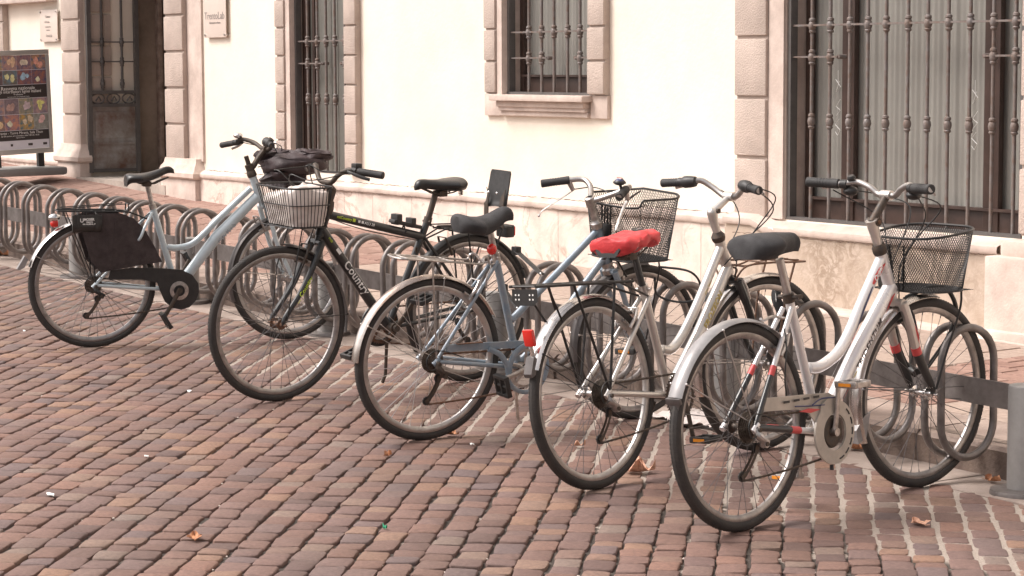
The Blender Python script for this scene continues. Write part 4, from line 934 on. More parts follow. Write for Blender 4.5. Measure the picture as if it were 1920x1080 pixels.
# ================================================================ bicycle B : black, facing the street
r=.35; hub=(0,r); wb=1.041; bb=(.45,.295); S=(.785,.855); Bt=(.828,.735); ax=Vector((S[0]-Bt[0],0,S[1]-Bt[1])).normalized(); T=steerT(S,ax,-.5)
B_=bike('bicycle','black bicycle with green trim and wire basket, the only one facing the street',(-1.162,5.834),-87.2,2.5)
fr=frame_mesh(B_,[(P3((.232,.79),bb),.0165),(P3((.268,.705),(.79,.832)),.0195),(P3((bb[0]+.01,bb[1]+.01),(.818,.765)),[.024,.024]),(P3(S,Bt),.0215)]+rear_tri(hub,*bb,(.262,.70)),'blackp')
mb=MB(); text_tube(mb,'Country',.054,(.818,0,.765),(bb[0]+.01,0,bb[1]+.01),.0245,(0,1,0),t=.50,bold=.0008,space=1.05); mb.build('lettering','whited',fr,smooth=0)
mb=MB(); text_tube(mb,'mtCountry',.018,(.79,0,.832),(.268,0,.705),.0198,(0,1,0),t=.16,bold=.0004); text_tube(mb,'mtb',.018,(.818,0,.765),(.45,0,.295),.0245,(0,1,0),t=.10); text_tube(mb,'■',.02,(.79,0,.832),(.268,0,.705),.0198,(0,1,0),t=.26)
mb.tube([(.352-.001,0,.505),(.360,0,.485)],.0172,14,cap=False); mb.build('green_trim','limed',fr,smooth=0)
mb=MB(); 
for tt in (.21,.235): text_tube(mb,'■',.022,(.818,0,.765),(.46,0,.305),.0245,(0,1,0),t=tt)
text_tube(mb,'■ ■',.016,(.79,0,.832),(.268,0,.705),.0198,(0,1,0),t=.33); text_tube(mb,'ALU 28',.018,(.79,0,.832),(.268,0,.705),.0198,(0,1,0),t=.42); mb.build('white_marks','whited',fr,smooth=0)
wheel(B_,hub,r,rim='rimd',sp='spoked'); wheel(B_,(wb,r),r,T,rim='rimd',sp='spoked',phase=.2,hubm='rusty')
fender(B_,hub,r,15,160,'black',stays=((150,0),),stm='wire'); fender(B_,(wb,r),r,94,190,'fenderdk',T,stays=((176,0),),stm='wire')
fork(B_,S,Bt,(wb,r),r,'blackp',T,rad=.0145)
mb=MB(T); text_tube(mb,'Country',.03,(1.02,.052,.39),(.91,.052,.55),.0145,(0,1,0),t=.8,bold=.0004); text_tube(mb,'...',.03,(1.02,.052,.39),(.91,.052,.55),.0145,(0,1,0),t=.42,bold=.001); mb.build('fork_lettering','limed',B_,smooth=0)
hb,q=bars(B_,T,S,ax,(.05,0,.112),[(.052,.05,.116),(.055,.09,.15),(.045,.14,.182),(.022,.185,.186),(-.045,.292,.198)],m='dark',gr=.0165,lm='black')
mb=MB(T); mb.tube(P3(S,(.755,.94)),.0145,12); mb.tube([Vector((.755,0,.935)),q((.05,0,.112),1)],.016,10); mb.lathe([(.026,-.02),(.028,0),(.025,.02),(.02,.04)],(S[0],0,S[1]),ax,16); mb.box((.775,0,.915),(.03,.03,.05),bev=.006); mb.build('stem','dark',B_)
mb=MB(T); p=q((.02,.165,.2),1); mb.box(p+Vector((0,0,.012)),(.035,.04,.022),bev=.005); mb.tube([p-ax*.02,p+ax*.02],.008); mb.build('bell','black',hb)
mb=MB(); mb.tube(P3((.232,.79),(.19,.915)),.0145,12); mb.tube(P3((.24,.765),(.232,.795)),.0195,12); mb.tube([(.24,-.03,.775),(.24,.03,.775)],.006,8); mb.build('seat_post','dark',B_)
saddle(B_,.175,.975,.27,.20,'vinyl',tilt=-1,skirt=.045,puff=1.3,nosew=.024,dip=.006)
cassette(B_,hub); derailleur(B_,hub,(-.045,.185),m2='black'); chain(B_,hub,.03,bb,.083,(-.04,.185),m='rusty')
chainring(B_,bb,ang=-55,crm='dark',r=.085,m='rusty',twist=20)
mb=MB(); mb.lathe([(.102,0),(.104,.006),(.07,.006),(.07,0)],(bb[0],-.066,bb[1]),(0,-1,0),40,closed=True); mb.build('chain_guard','black',B_)
# rear carrier, tail lamp, child backrest
mb=MB()
for y in (-.065,-.022,.022,.065): mb.tube([(.16,y,.735),(-.2,y,.733)],.0045,8)
for x in (.16,.06,-.05,-.15,-.26): mb.tube([(x*.8,-.065,.734),(x*.8,.065,.734)],.004,8)
mb.tube([(.16,-.03,.735),(.27,-.012,.69)],.004,6); mb.tube([(.16,.03,.735),(.27,.012,.69)],.004,6)
for s in (-1,1):
    for a,b in ((.05,.0),(-.15,-.005)): mb.tube([(a,s*.066,.733),(b,s*.072,.36)],.0045,8)
mb.tube(spl([(.18,.03,.745),(.20,.035,.755),(.05,.04,.752),(-.12,.04,.75)]),.0035,6); mb.tube(spl([(.18,-.03,.745),(.20,-.035,.755),(.05,-.04,.752),(-.12,-.04,.75)]),.0035,6)
lr=mb.build('luggage_rack','wire',B_)
mb=MB(); mb.box((-.215,0,.71),(.05,.085,.06),bev=.008); mb.build('tail_lamp_housing','black',B_); mb=MB(); mb.box((-.244,0,.71),(.012,.07,.045),bev=.004); mb.build('tail_lamp','red',B_)
mb=MB(); pts=[]
def plateau(u,v):
    y=lerp(-.082,.082,v); z=lerp(.818,1.0,u); return Vector((-.145-.03*(u)-.012*math.cos((v-.5)*2.2)-.0,y*(1-.05*u)*(1 if .04<u<.96 else .93),z+(.012*(1-(2*v-1)**2) if u<.1 else 0)))
for off in (0,-.007):
    mb.grid(lambda u,v:plateau(u,v)+Vector((off,0,0)),14,12)
n1=14*12
for i in range(13): a=i*12; mb.f.append((a,a+12,a+12+n1,a+n1)); a=i*12+11; mb.f.append((a,a+12,a+12+n1,a+n1))
for j in range(11): mb.f.append((j,j+1,j+1+n1,j+n1)); k=13*12+j; mb.f.append((k,k+1,k+1+n1,k+n1))
bk=mb.build('child_backrest','black',B_,smooth=40)
for s in (-1,1):
    mb=MB(); mb.prism([(-.016,-.005),(.016,-.005),(.016,.04),(s*.014,.075),(-s*.014,.03)],(-.146,s*.062-.002,.84),(0,1,0),(-.162,0,1),.004); mb.box((-.145,s*.062,.785),(.006,.03,.11)); mb.build('backrest_bracket','dark',bk,smooth=0)
    mb=MB(); mb.sphere((-.135,s*.033,.895),(.005,.007,.007),8,6); mb.build('bolt','chrome',bk)
mb=MB(); mb.tube([(.30,.0,.60),(.31,.02,.66)],.006); mb.build('kickstand','dark',B_); 
mb=MB(); mb.box((.36,.0,.768),(.16,.05,.018),Matrix.Rotation(R(-13),3,'Y'),bev=.005); mb.box((.41,0,.793),(.03,.055,.05),bev=.004); mb.box((.33,0,.774),(.025,.055,.045),bev=.004); mb.tube([(.37,-.022,.73),(.37,0,.765),(.37,.022,.73)],.004); mb.build('lock_holder','black',B_)
mb=MB(); mb.grid(lambda u,v:Vector((lerp(.23,.05,u),lerp(-.018,.018,v)+.0*u,.82-.012*math.sin(u*3)-.02*u)),14,4); mb.build('luggage_strap','fenderdk',B_)
vbrake(B_,(wb,r),'dark',T,112); vbrake(B_,hub,'dark',ang=66)
mb=MB(); mb.tube([(.44,-.02,.27),(.40,-.09,.05),(.41,-.10,.012)],.008,8); mb.build('kickstand','dark',B_)
cable(B_,T,[q((.03,.17,.18),1),(.94,.12,1.0),(1.0,.03,1.02),(.95,-.01,.93),(.86,.0,.80),(.90,.02,.70)])
cable(B_,T,[q((.03,.17,.185),-1),(.98,-.12,1.03),(1.03,-.0,1.03),(.93,.03,.93),(.83,.02,.83)])
cable(B_,T,[q((.03,.16,.18),1),(.90,.15,1.04),(.93,.08,1.06),(.86,.02,.93),(.80,.015,.83),(.60,.012,.755),(.30,.01,.69)])
# wire basket
bk=MB(T); zt=.968; zb=.79
def rim(z,x0,x1,w,c=.05,n=8,x0w=None):
    P=[]; x0w=w if x0w is None else x0w
    for (cx,cy,a0) in ((x1-c,w-c,0),(x0+c,x0w-c,90),(x0+c,-x0w+c,180),(x1-c,-w+c,270)):
        for i in range(n+1): a=R(a0+90*i/n); P.append(Vector((cx+c*math.cos(a),cy+c*math.sin(a),z)))
    return P
def resamp(P,n):
    L=[0]; N=len(P)
    for i in range(N): L.append(L[-1]+(P[(i+1)%N]-P[i]).length)
    out=[];j=0
    for k in range(n):
        d=L[-1]*k/n
        while L[j+1]<d: j+=1
        t=(d-L[j])/(L[j+1]-L[j]+1e-9); out.append(P[j%N].lerp(P[(j+1)%N],t))
    return out
top=resamp(rim(zt,.84,1.08,.165),52); bot=resamp(rim(zb,.855,1.035,.135),52); midr=resamp(rim(.89,.846,1.06,.153),52)
bk.tube(top,.0042,8,closed=True); bk.tube(bot,.003,6,closed=True); bk.tube(midr,.0024,6,closed=True)
for a,b,c in zip(top,midr,bot): bk.tube([a,b,c],.0019,5,cap=False)
for i in range(7): y=-.12+.04*i; bk.tube([(.86,y,zb),(1.05,y,zb)],.0022,5)
for i in range(6): x=.87+.036*i; bk.tube([(x,-.14,zb),(x,.14,zb)],.0022,5)
for s in (-1,1): bk.tube([(.95,s*.06,zb),(1.0,s*.081,.60),(wb-.01,s*.066,r+.02)],.003,6)
bk.tube([(.80,0,.86),(.85,0,.86)],.01,8)
bk.build('basket','wire',B_)
wbag=empty('plastic_bag',M4=B_.matrix_world.copy() if False else pose(-1.162,5.834,-87.2,2.5)); tag(wbag,'white plastic bag filling the wire front basket of the black bicycle','bag')
def sack(u,v):
    k=u*len(top); i=int(k)%len(top); fr_=k-int(k); a=midr[i].lerp(midr[(i+1)%52],fr_); b=bot[i].lerp(bot[(i+1)%52],fr_); c=Vector((.95,0,0))
    if v<.5:
        t=v/.5; p=b.lerp(a,t*1.0); z=lerp(zb+.006,.905,t)
    else:
        t=(v-.5)/.5; p=a.lerp(Vector((.93,.03,0)),t**1.6); z=.925+.04*math.sin(t*math.pi/2)+.03*(a.y/.17)*(1-t*.5)+.012*math.sin(u*20)*(1-t)
    sh=.955; q_=Vector((.955+(p.x-.955)*sh,p.y*sh,z)); n_=Vector((p.x-.955,p.y,0))
    if n_.length>1e-4: q_+=n_.normalized()*wr(u,v,5,.0022,2)
    return q_+Vector((0,0,wr(v,u,3,.004,7)*(v>.4)))
mb=MB(); mb.grid(sack,90,26,closeu=True); mb.build('bag_body','whitebag',wbag,smooth=80)
# ================================================================ bicycle C : blue-grey
r=.335; hub=(0,r); wb=1.035; bb=(.435,.275); S=(.80,.85); Bt=(.862,.68); ax=Vector((S[0]-Bt[0],0,S[1]-Bt[1])).normalized(); T=steerT(S,ax,3)
C_=bike('bicycle','old blue-grey bicycle with a red seat-post light and black mesh basket',(.084,4.843),88.5,-4.5)
fr=frame_mesh(C_,[(P3((.305,.74),bb),.0155),(P3((.392,.47),(.60,.648),(.806,.828)),.0150),(spl(P3((bb[0],bb[1]+.01),(.60,.43),(.75,.60),(.85,.715))),.0155),(P3(S,Bt),.0185)]+rear_tri(hub,*bb,(.305,.725),r2=.0075,ytop=.02),'bluegrey')
wheel(C_,hub,r,sp='spoke'); wheel(C_,(wb,r),r,T,rim='rimd',sp='spoked',phase=.3)
fender(C_,hub,r,28,178,'fenderr',stays=((152,0),(82,0))); fender(C_,(wb,r),r,84,190,'fenderdk',T,stays=((170,0),))
fork(C_,S,Bt,(wb,r),r,'bluegrey',T)
mb=MB(T); cr0=Vector((Bt[0],0,Bt[1])); mb.lathe([(.018,-.045),(.027,-.04),(.028,-.02),(.022,-.012),(.026,0),(.026,.01)],cr0,ax,18); mb.lathe([(.024,-.012),(.026,0),(.026,.012),(.019,.02),(.0165,.03),(.0165,.085),(.022,.088),(.022,.125),(.015,.13)],(S[0],0,S[1]),ax,18); mb.tube([cr0-ax*.035+Vector((.02,-.05,0)),cr0-ax*.035+Vector((.02,.05,0))],.017,10); mb.build('stem','steel',C_)
hb,q=bars(C_,T,S,ax,(.0,0,.112),[(.03,.035,.114),(.085,.10,.128),(.10,.155,.150),(.055,.195,.163),(-.041,.272,.176)],m='rim',lever=False,gr=.0165)
for s in (-1,1):
    mb=MB(T); b=q((.05,.198,.16),s); e=q((-.02,.20,.075),s); pv=q((.055,.19,.115),s); mb.tube([b,pv],[.012,.009],8); mb.tube(spl([pv,q((.01,.21,.10),s),q((-.07,.26,.07),s),q((-.095,.27,.05),s)]),[(.0065,.003)]*19,8); mb.sphere(q((-.095,.27,.05),s),.006,8,6); mb.build('brake_lever','steel',hb)
mb=MB(T); p=q((.03,.20,.205),-1); mb.sphere(p,(.026,.026,.013)); mb.lathe([(.027,-.004),(.027,.002)],p,(0,0,1),16); mb.tube([p,p-ax*.04],.006); be=mb.build('bell','black',hb)
mb=MB(T); mb.sphere(p+Vector((0,0,.003)),(.022,.022,.014)); mb.build('bell_dome','navy',be); mb=MB(T); mb.box(p+Vector((0,0,.0165)),(.012,.034,.003)); mb.build('bell_stripe','whited',be,smooth=0); mb=MB(T); mb.box(p+Vector((0,0,.0188)),(.006,.034,.003)); mb.build('bell_stripe','redp',be,smooth=0)
mb=MB(); mb.tube(P3((.305,.74),(.27,.86)),.0128,12); mb.tube(P3((.313,.715),(.302,.755)),.018,12); mb.tube([(.302,-.03,.74),(.302,.03,.74)],.005,8); mb.build('seat_post','steel',C_)
sd_=saddle(C_,.235,.93,.27,.20,'lycra',tilt=9,skirt=.062,puff=1.6,nosew=.034,dip=.024,name='saddle',rear=.012)
mb=MB(); mb.sphere((.274,-.018,.775),(.022,.02,.024)); mb.build('tail_lamp','red',C_)
cassette(C_,hub,n=7,r1=.052); derailleur(C_,hub,(-.035,.175),m2='dark'); chain(C_,hub,.03,bb,.083,(-.03,.175),m='rusty')
cr_=chainring(C_,bb,ang=195,crm='steel',r=.082,m='steel',arms=5,twist=75)
# cut-out chain guard
mb=MB(); mb.prism([(.05,.372),(.052,.402),(.46,.392),(.50,.378),(.522,.355),(.507,.345),(.485,.362),(.30,.368),(.06,.37)],(0,-.062,0),(1,0,0),(0,0,1),-.010)
def ribbon(pts,w=.014,th=.01): mb.tube(spl(pts,8),[(w,th/2)]*(8*(len(pts)-1)+1),8,flat=(0,0,1) if 0 else None)
def strip(P,w=.011):
    P=spl(P,8); vs=[];n=len(P)
    for i,p in enumerate(P):
        t=(P[min(i+1,n-1)]-P[max(i-1,0)]).normalized(); nn=Vector((-t.z,0,t.x))*w
        for (a,y) in ((1,-.073),(.35,-.076),(-.35,-.076),(-1,-.073),(-1,-.064),(1,-.064)): vs.append(Vector((p.x,y,p.z))+nn*a)
    fs=[(i*6+k,i*6+(k+1)%6,(i+1)*6+(k+1)%6,(i+1)*6+k) for i in range(n-1) for k in range(6)]+[tuple(range(6))[::-1],tuple((n-1)*6+k for k in range(6))]
    mb.add(vs,fs)
strip([(.245,0,.372),(.30,0,.345),(.335,0,.30),(.345,0,.262)]); strip([(.43,0,.378),(.385,0,.355),(.355,0,.31),(.347,0,.262)])
strip([(.345,0,.262)]+[(bb[0]+.098*math.cos(R(a)),0,bb[1]+.098*math.sin(R(a))) for a in (200,225,250,275,300,325,350,10,30,50)],.009)
mb.build('chain_guard','bluegrey',C_,smooth=40)
mb=MB(); mb.box((.15,-.0735,.4035),(.12,.014,.004)); mb.build('rust_patch','rusty',C_,smooth=0)
mb=MB()
for y in (-.06,.06): mb.tube(spl([(-.18,0,.762),(-.172,y*.6,.762),(-.14,y,.76),(.10,y,.735),(.20,y,.725),(.215,y*.9,.745),(.235,y*.8,.748),(.262,y*.5,.715),(.30,y*.25,.72)]),.0045,8)
for y in (-.03,0,.03): mb.tube([(-.165,y,.760),(.07,y,.738)],.003,6)
for x in (-.13,-.03,.07): mb.tube([(x,-.06,.758-(x+.13)*.1),(x,.06,.758-(x+.13)*.1)],.0035,6)
for s in (-1,1): mb.tube([(-.03,s*.06,.748),(.0,s*.068,.35)],.0035,8)
mb.build('luggage_rack','steel',C_)
vbrake(C_,hub,'steel',ang=56); vbrake(C_,(wb,r),'steel',T,112)
mb=MB(); mb.tube(spl([(.24,-.045,.62),(.235,-.05,.665),(.265,-.03,.70),(.28,-.0,.72)]),.0032,6); mb.build('rear_brake_cable','steel',C_)
mb=MB(); mb.tube([(.43,.02,.26),(.50,.09,.04),(.51,.10,.01)],.007,8); mb.build('kickstand','steel',C_)
cable(C_,T,[q((.055,.19,.12),-1),(.95,-.1,1.0),(.93,-.02,.93),(.90,.0,.78),(.92,0,.66)]); cable(C_,T,[q((.055,.19,.12),1),(.90,.15,.99),(.90,.04,.96),(.84,.03,.86),(.80,.02,.77)])
def mesh_basket(root,T,topP,botP,label_m='wire',cell=.011,rw=.0012,zfun=None,floor=True,rows=26,flo=.0025):
    n=len(topP); bk=MB(T)
    L=sum((topP[(i+1)%n]-topP[i]).length for i in range(n)); K=int(L/cell); a=resamp(topP,K*4); b=resamp(botP,K*4); N=K*4
    for d in (1,-1):
        for k in range(K):
            pts=[]; st=rows
            for j in range(st+1):
                t=j/st; idx=(k*4+d*j*2)%N; pts.append(a[idx].lerp(b[idx],t))
            bk.tube(pts,rw,3,cap=False)
    bk.tube(topP,.0048,8,closed=True); bk.tube(botP,.0042,8,closed=True)
    if floor:
        xs=[p.x for p in botP];ys=[p.y for p in botP]; x0,x1,y0,y1=min(xs),max(xs),min(ys),max(ys); z=sum(p.z for p in botP)/len(botP)
        for d in (1,-1):
            k=-(y1-y0)
            while k<(x1-x0)+(y1-y0):
                # diagonal wires clipped to the floor rectangle
                p0=Vector((x0+k,y0 if d>0 else y1,z)); seg=[]
                for s in range(0,41):
                    t=s/40*(y1-y0); q_=Vector((x0+k+t,(y0+t) if d>0 else (y1-t),z))
                    if x0<q_.x<x1: seg.append(q_)
                if len(seg)>1: bk.tube([seg[0],seg[-1]],rw,3,cap=False)
                k+=cell*1.4
    return bk.build('basket',label_m,root,smooth=0)
tp_=rim(.965,.845,1.13,.178,.07,8); 
for p in tp_: p.z+=(p.x-.845)*.05 - (.03 if (p.x<.9) else 0)+(.012*math.cos(p.y*12) if p.x>1 else 0)
bp_=rim(.705,.865,1.10,.15,.06,8)
bkC=mesh_basket(C_,T,resamp(tp_,80),resamp(bp_,80))
mb=MB(T)
for s in (-1,1): mb.tube([(1.06,s*.10,.702),(1.075,s*.09,.66),(wb,s*.066,r+.02)],.0035,6); mb.tube([(.88,s*.05,.70),(.93,s*.05,.63)],.004,6)
mb.box((.848,0,.82),(.012,.07,.07),bev=.003)
for y in (-.03,-.01,.01,.03): mb.tube([(.848,y,.94),(.848,y,.72)],.004,6)
mb.build('basket_stay','wire',bkC)
# ================================================================ bicycle D : silver, red saddle cover
r=.35; hub=(0,r); wb=1.053; bb=(.445,.295); S=(.812,.862); Bt=(.868,.72); ax=Vector((S[0]-Bt[0],0,S[1]-Bt[1])).normalized(); T=steerT(S,ax,-11.5)
D_=bike('bicycle','silver step-through bicycle with gold lettering, black fork and flat black rear rack',(1.285,4.845),105.1,3.5)
fr=frame_mesh(D_,[(P3((.322,.71),bb),.0165),(spl(P3((.415,.468),(.47,.462),(.53,.495),(.60,.562),(.682,.655),(.822,.83))),.019),([(bb[0]+.005,0,bb[1]+.01),(.65,0,.50),(.86,0,.745)],[.024,.026,.024]),(P3(S,Bt),.0215)]+rear_tri(hub,*bb,(.332,.675),r1=.0115,r2=.0095,yo=.064,ytop=.02),'silver')
mb=MB(); text_tube(mb,'FROZEON',.036,(.53,0,.375),(.86,0,.745),.0262,(0,-1,0),t=.58,bold=.0007,shear=.2,space=1.05)
text_tube(mb,'City Star',.018,(.60,0,.562),(.822,0,.83),.0192,(0,-1,0),t=.45,off=-.006); mb.build('lettering','gold',fr,smooth=0)
wheel(D_,hub,r,tw=.0195,sp='spoked',hubm='chrome'); wheel(D_,(wb,r),r,T,tw=.0195,phase=.2,sp='spoked')
fender(D_,hub,r,42,160,'fender',stays=((150,0),),stm='wire',w=.029); fender(D_,(wb,r),r,70,196,'fender',T,stays=((174,0),),w=.029)
mb=MB(); mb.prism([(-.340,.515),(-.330,.52),(-.322,.49),(-.333,.455),(-.352,.445),(-.358,.458)],(0,.018,0),(1,0,0),(0,0,1),.036); mb.build('mud_flap','fenderdk',D_,smooth=0)
mb=MB(); mb.box((-.338,-.0,.585),(.018,.046,.062),Matrix.Rotation(R(-12),3,'Y'),bev=.007); rf=mb.build('reflector','red',D_); 
mb=MB(); mb.tube([(-.33,0,.56),(-.322,0,.50)],.008,6); mb.build('reflector_bracket','fender',rf)
fork(D_,S,Bt,(wb,r),r,'blackp',T,rad=.016)
hb,q=bars(D_,T,S,ax,(.111,0,.13),[(.113,.035,.131),(.112,.085,.165),(.098,.125,.197),(.067,.158,.203),(.027,.275,.209)],m='rim',gr=.0165,lm='steel')
for s in (-1,1):
    mb=MB(T); gi,go=q((.067,.158,.203),s),q((.027,.275,.209),s); d=(go-gi).normalized(); mb.lathe([(.012,-.03),(.02,-.028),(.0235,-.005),(.024,.02),(.018,.03),(.019,.045),(.014,.05)],gi,d,16); mb.build('twist_shifter','black',hb)
mb=MB(T); mb.lathe([(.023,-.01),(.027,0),(.028,.012),(.02,.024),(.016,.03)],(S[0],0,S[1]),ax,18); hr=mb.build('headset','dark',D_)
mb=MB(T); mb.tube([Vector((S[0],0,S[1]))+ax*.02,Vector((S[0],0,S[1]))+ax*.07,Vector((.776,0,.965))],[.015,.0175,.021],14); mb.sphere((.776,0,.965),.021,12,8); mb.tube([Vector((.776,0,.965)),q((.111,0,.13),1)],[.015,.012],12); mb.tube([q((.111,-.025,.13),1),q((.111,.025,.13),1)],.018,12); st=mb.build('stem','silver',D_)
mb=MB(T); mb.tube([(.79,-.024,.972),(.79,.024,.972)],.01,10); mb.build('stem_bolt','dark',st)
mb=MB(); mb.tube(P3((.322,.71),(.272,.855)),.0135,12); mb.build('seat_post','blackp',D_); mb=MB(); mb.tube(P3((.33,.69),(.32,.72)),.0205,12); mb.tube([(.325,-.035,.705),(.325,.035,.705)],.006,8); mb.build('seat_clamp','steel',D_)
saddle(D_,.25,.905,.27,.175,'vinyl',tilt=4,skirt=.035)
cassette(D_,hub,n=8,r1=.055,m='dark'); derailleur(D_,hub,(-.045,.19),m2='steel'); chain(D_,hub,.035,bb,.083,(-.04,.19),m='dark')
chainring(D_,bb,ang=-80,crm='dark',m='dark',r=.085,amber=True)
mb=MB()
for y in (-.06,.06): mb.tube([(-.36,y,.768),(.19,y,.745)],.0055,8)
for x in (-.35,-.22,-.08,.05,.18): mb.tube([(x,-.06,.768-(x+.36)*.042),(x,.06,.768-(x+.36)*.042)],.004,6)
for y in (-.02,.02): mb.tube([(-.35,y,.768),(.18,y,.746)],.0035,6)
for s in (-1,1): mb.tube([(-.15,s*.061,.755),(.01,s*.07,.36)],.0052,8); mb.tube([(.08,s*.061,.748),(.012,s*.07,.36)],.0052,8); mb.tube([(-.29,s*.058,.762),(-.2,s*.04,.63)],.004,6); mb.tube([(.12,s*.055,.745),(.32,s*.022,.68)],.0045,8)
lr=mb.build('luggage_rack','wire',D_)
mb=MB(); g=[(-.30,.752),(-.12,.745),(-.12,.70),(-.15,.685),(-.27,.69),(-.30,.71)]; mb.prism([(-.058,.758),(.058,.758),(.058,.715),(.04,.70),(-.04,.70),(-.058,.715)],(-.352,0,0),(0,1,0),(0,0,1),.003); lp=mb.build('lamp_plate','black',lr,smooth=0)
mb=MB()
for y in (-.04,-.025,.025,.04):
    for z in (.722,.738): mb.lathe([(0,0),(.0036,0)],(-.3535,y,z),(-1,0,0),8)
mb.build('plate_holes','whited',lp,smooth=0)
vbrake(D_,hub,'steel',ang=50); vbrake(D_,(wb,r),'steel',T,112)
mb=MB(); mb.tube([(.42,.05,.27),(.36,.12,.05),(.37,.13,.012)],.009,8); mb.build('kickstand','dark',D_)
# bare wire carrier over the front wheel
mb=MB(T)
for y in (-.085,.085): mb.tube(spl([(.86,y*.5,.70),(.88,y,.755),(1.0,y,.762),(1.12,y,.757),(1.22,y*.8,.752)]),.0042,8)
mb.tube([(.88,-.085,.755),(.88,.085,.755)],.004,6); mb.tube([(1.22,-.068,.752),(1.22,.068,.752)],.004,6); mb.tube([(1.0,-.085,.762),(1.0,.085,.762)],.0035,6); mb.tube([(1.12,-.085,.757),(1.12,.085,.757)],.0035,6)
for y in (-.03,.03): mb.tube(spl([(.88,y,.757),(.95,y,.75),(1.05,y,.768),(1.22,y,.755)]),.0035,6)
for s in (-1,1): mb.tube(spl([(1.15,s*.08,.757),(1.10,s*.078,.60),(wb+.01,s*.068,r+.01)]),.0045,8)
mb.tube(spl([(.89,0,.70),(.91,0,.735),(.88,.02,.75)]),.004,6)
mb.build('front_carrier','rusty',D_)
mb=MB(T); mb.tube([(.90,0,.77),(.93,0,.80)],.004); mb.box((.935,0,.79),(.02,.03,.02),bev=.004); mb.build('dynamo_cable_clip','dark',D_)
cable(D_,T,[q((.10,.15,.19),-1),(1.0,-.12,1.02),(.97,-.05,.90),(.90,-.02,.80),(.90,0,.66)]); cable(D_,T,[q((.10,.15,.19),1),(.97,.12,1.02),(.98,.06,.92),(.88,.03,.80),(.84,.024,.72),(.66,.02,.50)])
cable(D_,T,[q((.07,.2,.20),-1),(.95,-.16,.98),(.92,-.05,.86),(.82,-.024,.76)],name='shift_cable')
# red saddle cover
rc=empty('saddle_cover',M4=pose(1.285,4.845,105.1,3.5)); tag(rc,'crumpled red nylon rain cover pulled over a bicycle saddle, with a black logo','saddle cover')
def cov(u,v):
    x=(u-.5)*.268; a=v*2*math.pi; k=(u-.0)
    w=(.098*(1-.55*max(0,u-.25)**1.1)) * (math.sin(min(1,u*7+.28)*math.pi/2)) * (math.sin(min(1,(1-u)*9+.22)*math.pi/2)); hgt=.030*(1-.25*u)*(.55+.45*math.sin(min(1,u*6+.3)*math.pi/2))
    ca,sa=math.cos(a),math.sin(a); sg=lambda q,e:(1 if q>=0 else -1)*abs(q)**e
    y=w*sg(ca,.75); z=hgt*sg(sa,.8)-.012*(u>.5)*math.sin((u-.5)*6)*0
    if sa<0: z*=1.35; z+= -.005*math.sin(u*15+1)+.003*math.sin(a*7)
    t=R(5); z+=-.004*math.sin(u*8)+wr(u,v,3,.0026,3)+.003*math.sin(9*a+u*14)*(sa<.3); y*=1+.035*math.sin(u*22+3*a)
    return Vector((.252+x*math.cos(t)-z*math.sin(t),y,.893+x*math.sin(t)+z*math.cos(t)))
mb=MB(); mb.grid(lambda u,v:cov(u,v),50,44,closev=True); b=len(mb.v)-50*44; mb.f.append(tuple(b+j for j in range(44))); mb.f.append(tuple(b+49*44+j for j in range(44))); cv=mb.build('cover_cloth','redcloth',rc,smooth=70)
mb=MB(); 
def onc(a,b,c,d,lift=.002):
    vs=[];n=12
    for i in range(n+1):
        for j in range(5): p=cov(lerp(a,b,i/n),lerp(c,d,j/4)); o_=Vector((.252,0,.893)); vs.append(p+Vector((0,0,lift+.001)))
    mb.add(vs,[(i*5+j,(i+1)*5+j,(i+1)*5+j+1,i*5+j+1) for i in range(n) for j in range(4)])
onc(.60,.80,.62+.12,.80); mb.v[:]=[p for p in mb.v]
mb=MB(); mb.lathe([(0,.0),(.024,.0),(.025,-.003)],cov(.68,.25)+Vector((0,-.012,.004)),(-.12,-.35,1),18); mb.build('cover_logo','black',cv,smooth=0)
mb=MB(); p=cov(.68,.25)+Vector((0,-.012,.0075)); text_plane(mb,'C',.03,p,(0,-1,.25),(1,0,.1),.0005); mb.build('logo_letter','whited',cv,smooth=0)
# ================================================================ bicycle E : white / silver, nearest
r=.35; hub=(0,r); wb=1.059; bb=(.435,.285); S=(.826,.882); Bt=(.892,.722); ax=Vector((S[0]-Bt[0],0,S[1]-Bt[1])).normalized(); T=steerT(S,ax,-7.5)
E_=bike('bicycle','white and silver step-through bicycle with red trim, nearest to the camera',(2.118,4.840),102.,2.5)
fr=frame_mesh(E_,[(P3((.285,.765),bb),.0165),(spl(P3((.385,.508),(.44,.505),(.50,.52),(.565,.55),(.63,.612),(.705,.706),(.838,.865))),.0205),([(bb[0]+.005,0,bb[1]+.01),(.66,0,.53),(.885,0,.755)],[.026,.029,.027]),(P3(S,Bt),.0225)]+rear_tri(hub,*bb,(.278,.725),r1=.0115,r2=.0095,yo=.064,ytop=.018),'white')
mb=MB(); text_tube(mb,'TRIDENTUM',.036,(bb[0],0,bb[1]),(.885,0,.755),.0292,(0,-1,0),t=.60,bold=.0004,space=1.15,off=-.008); mb.build('lettering','darkdec',fr,smooth=0)
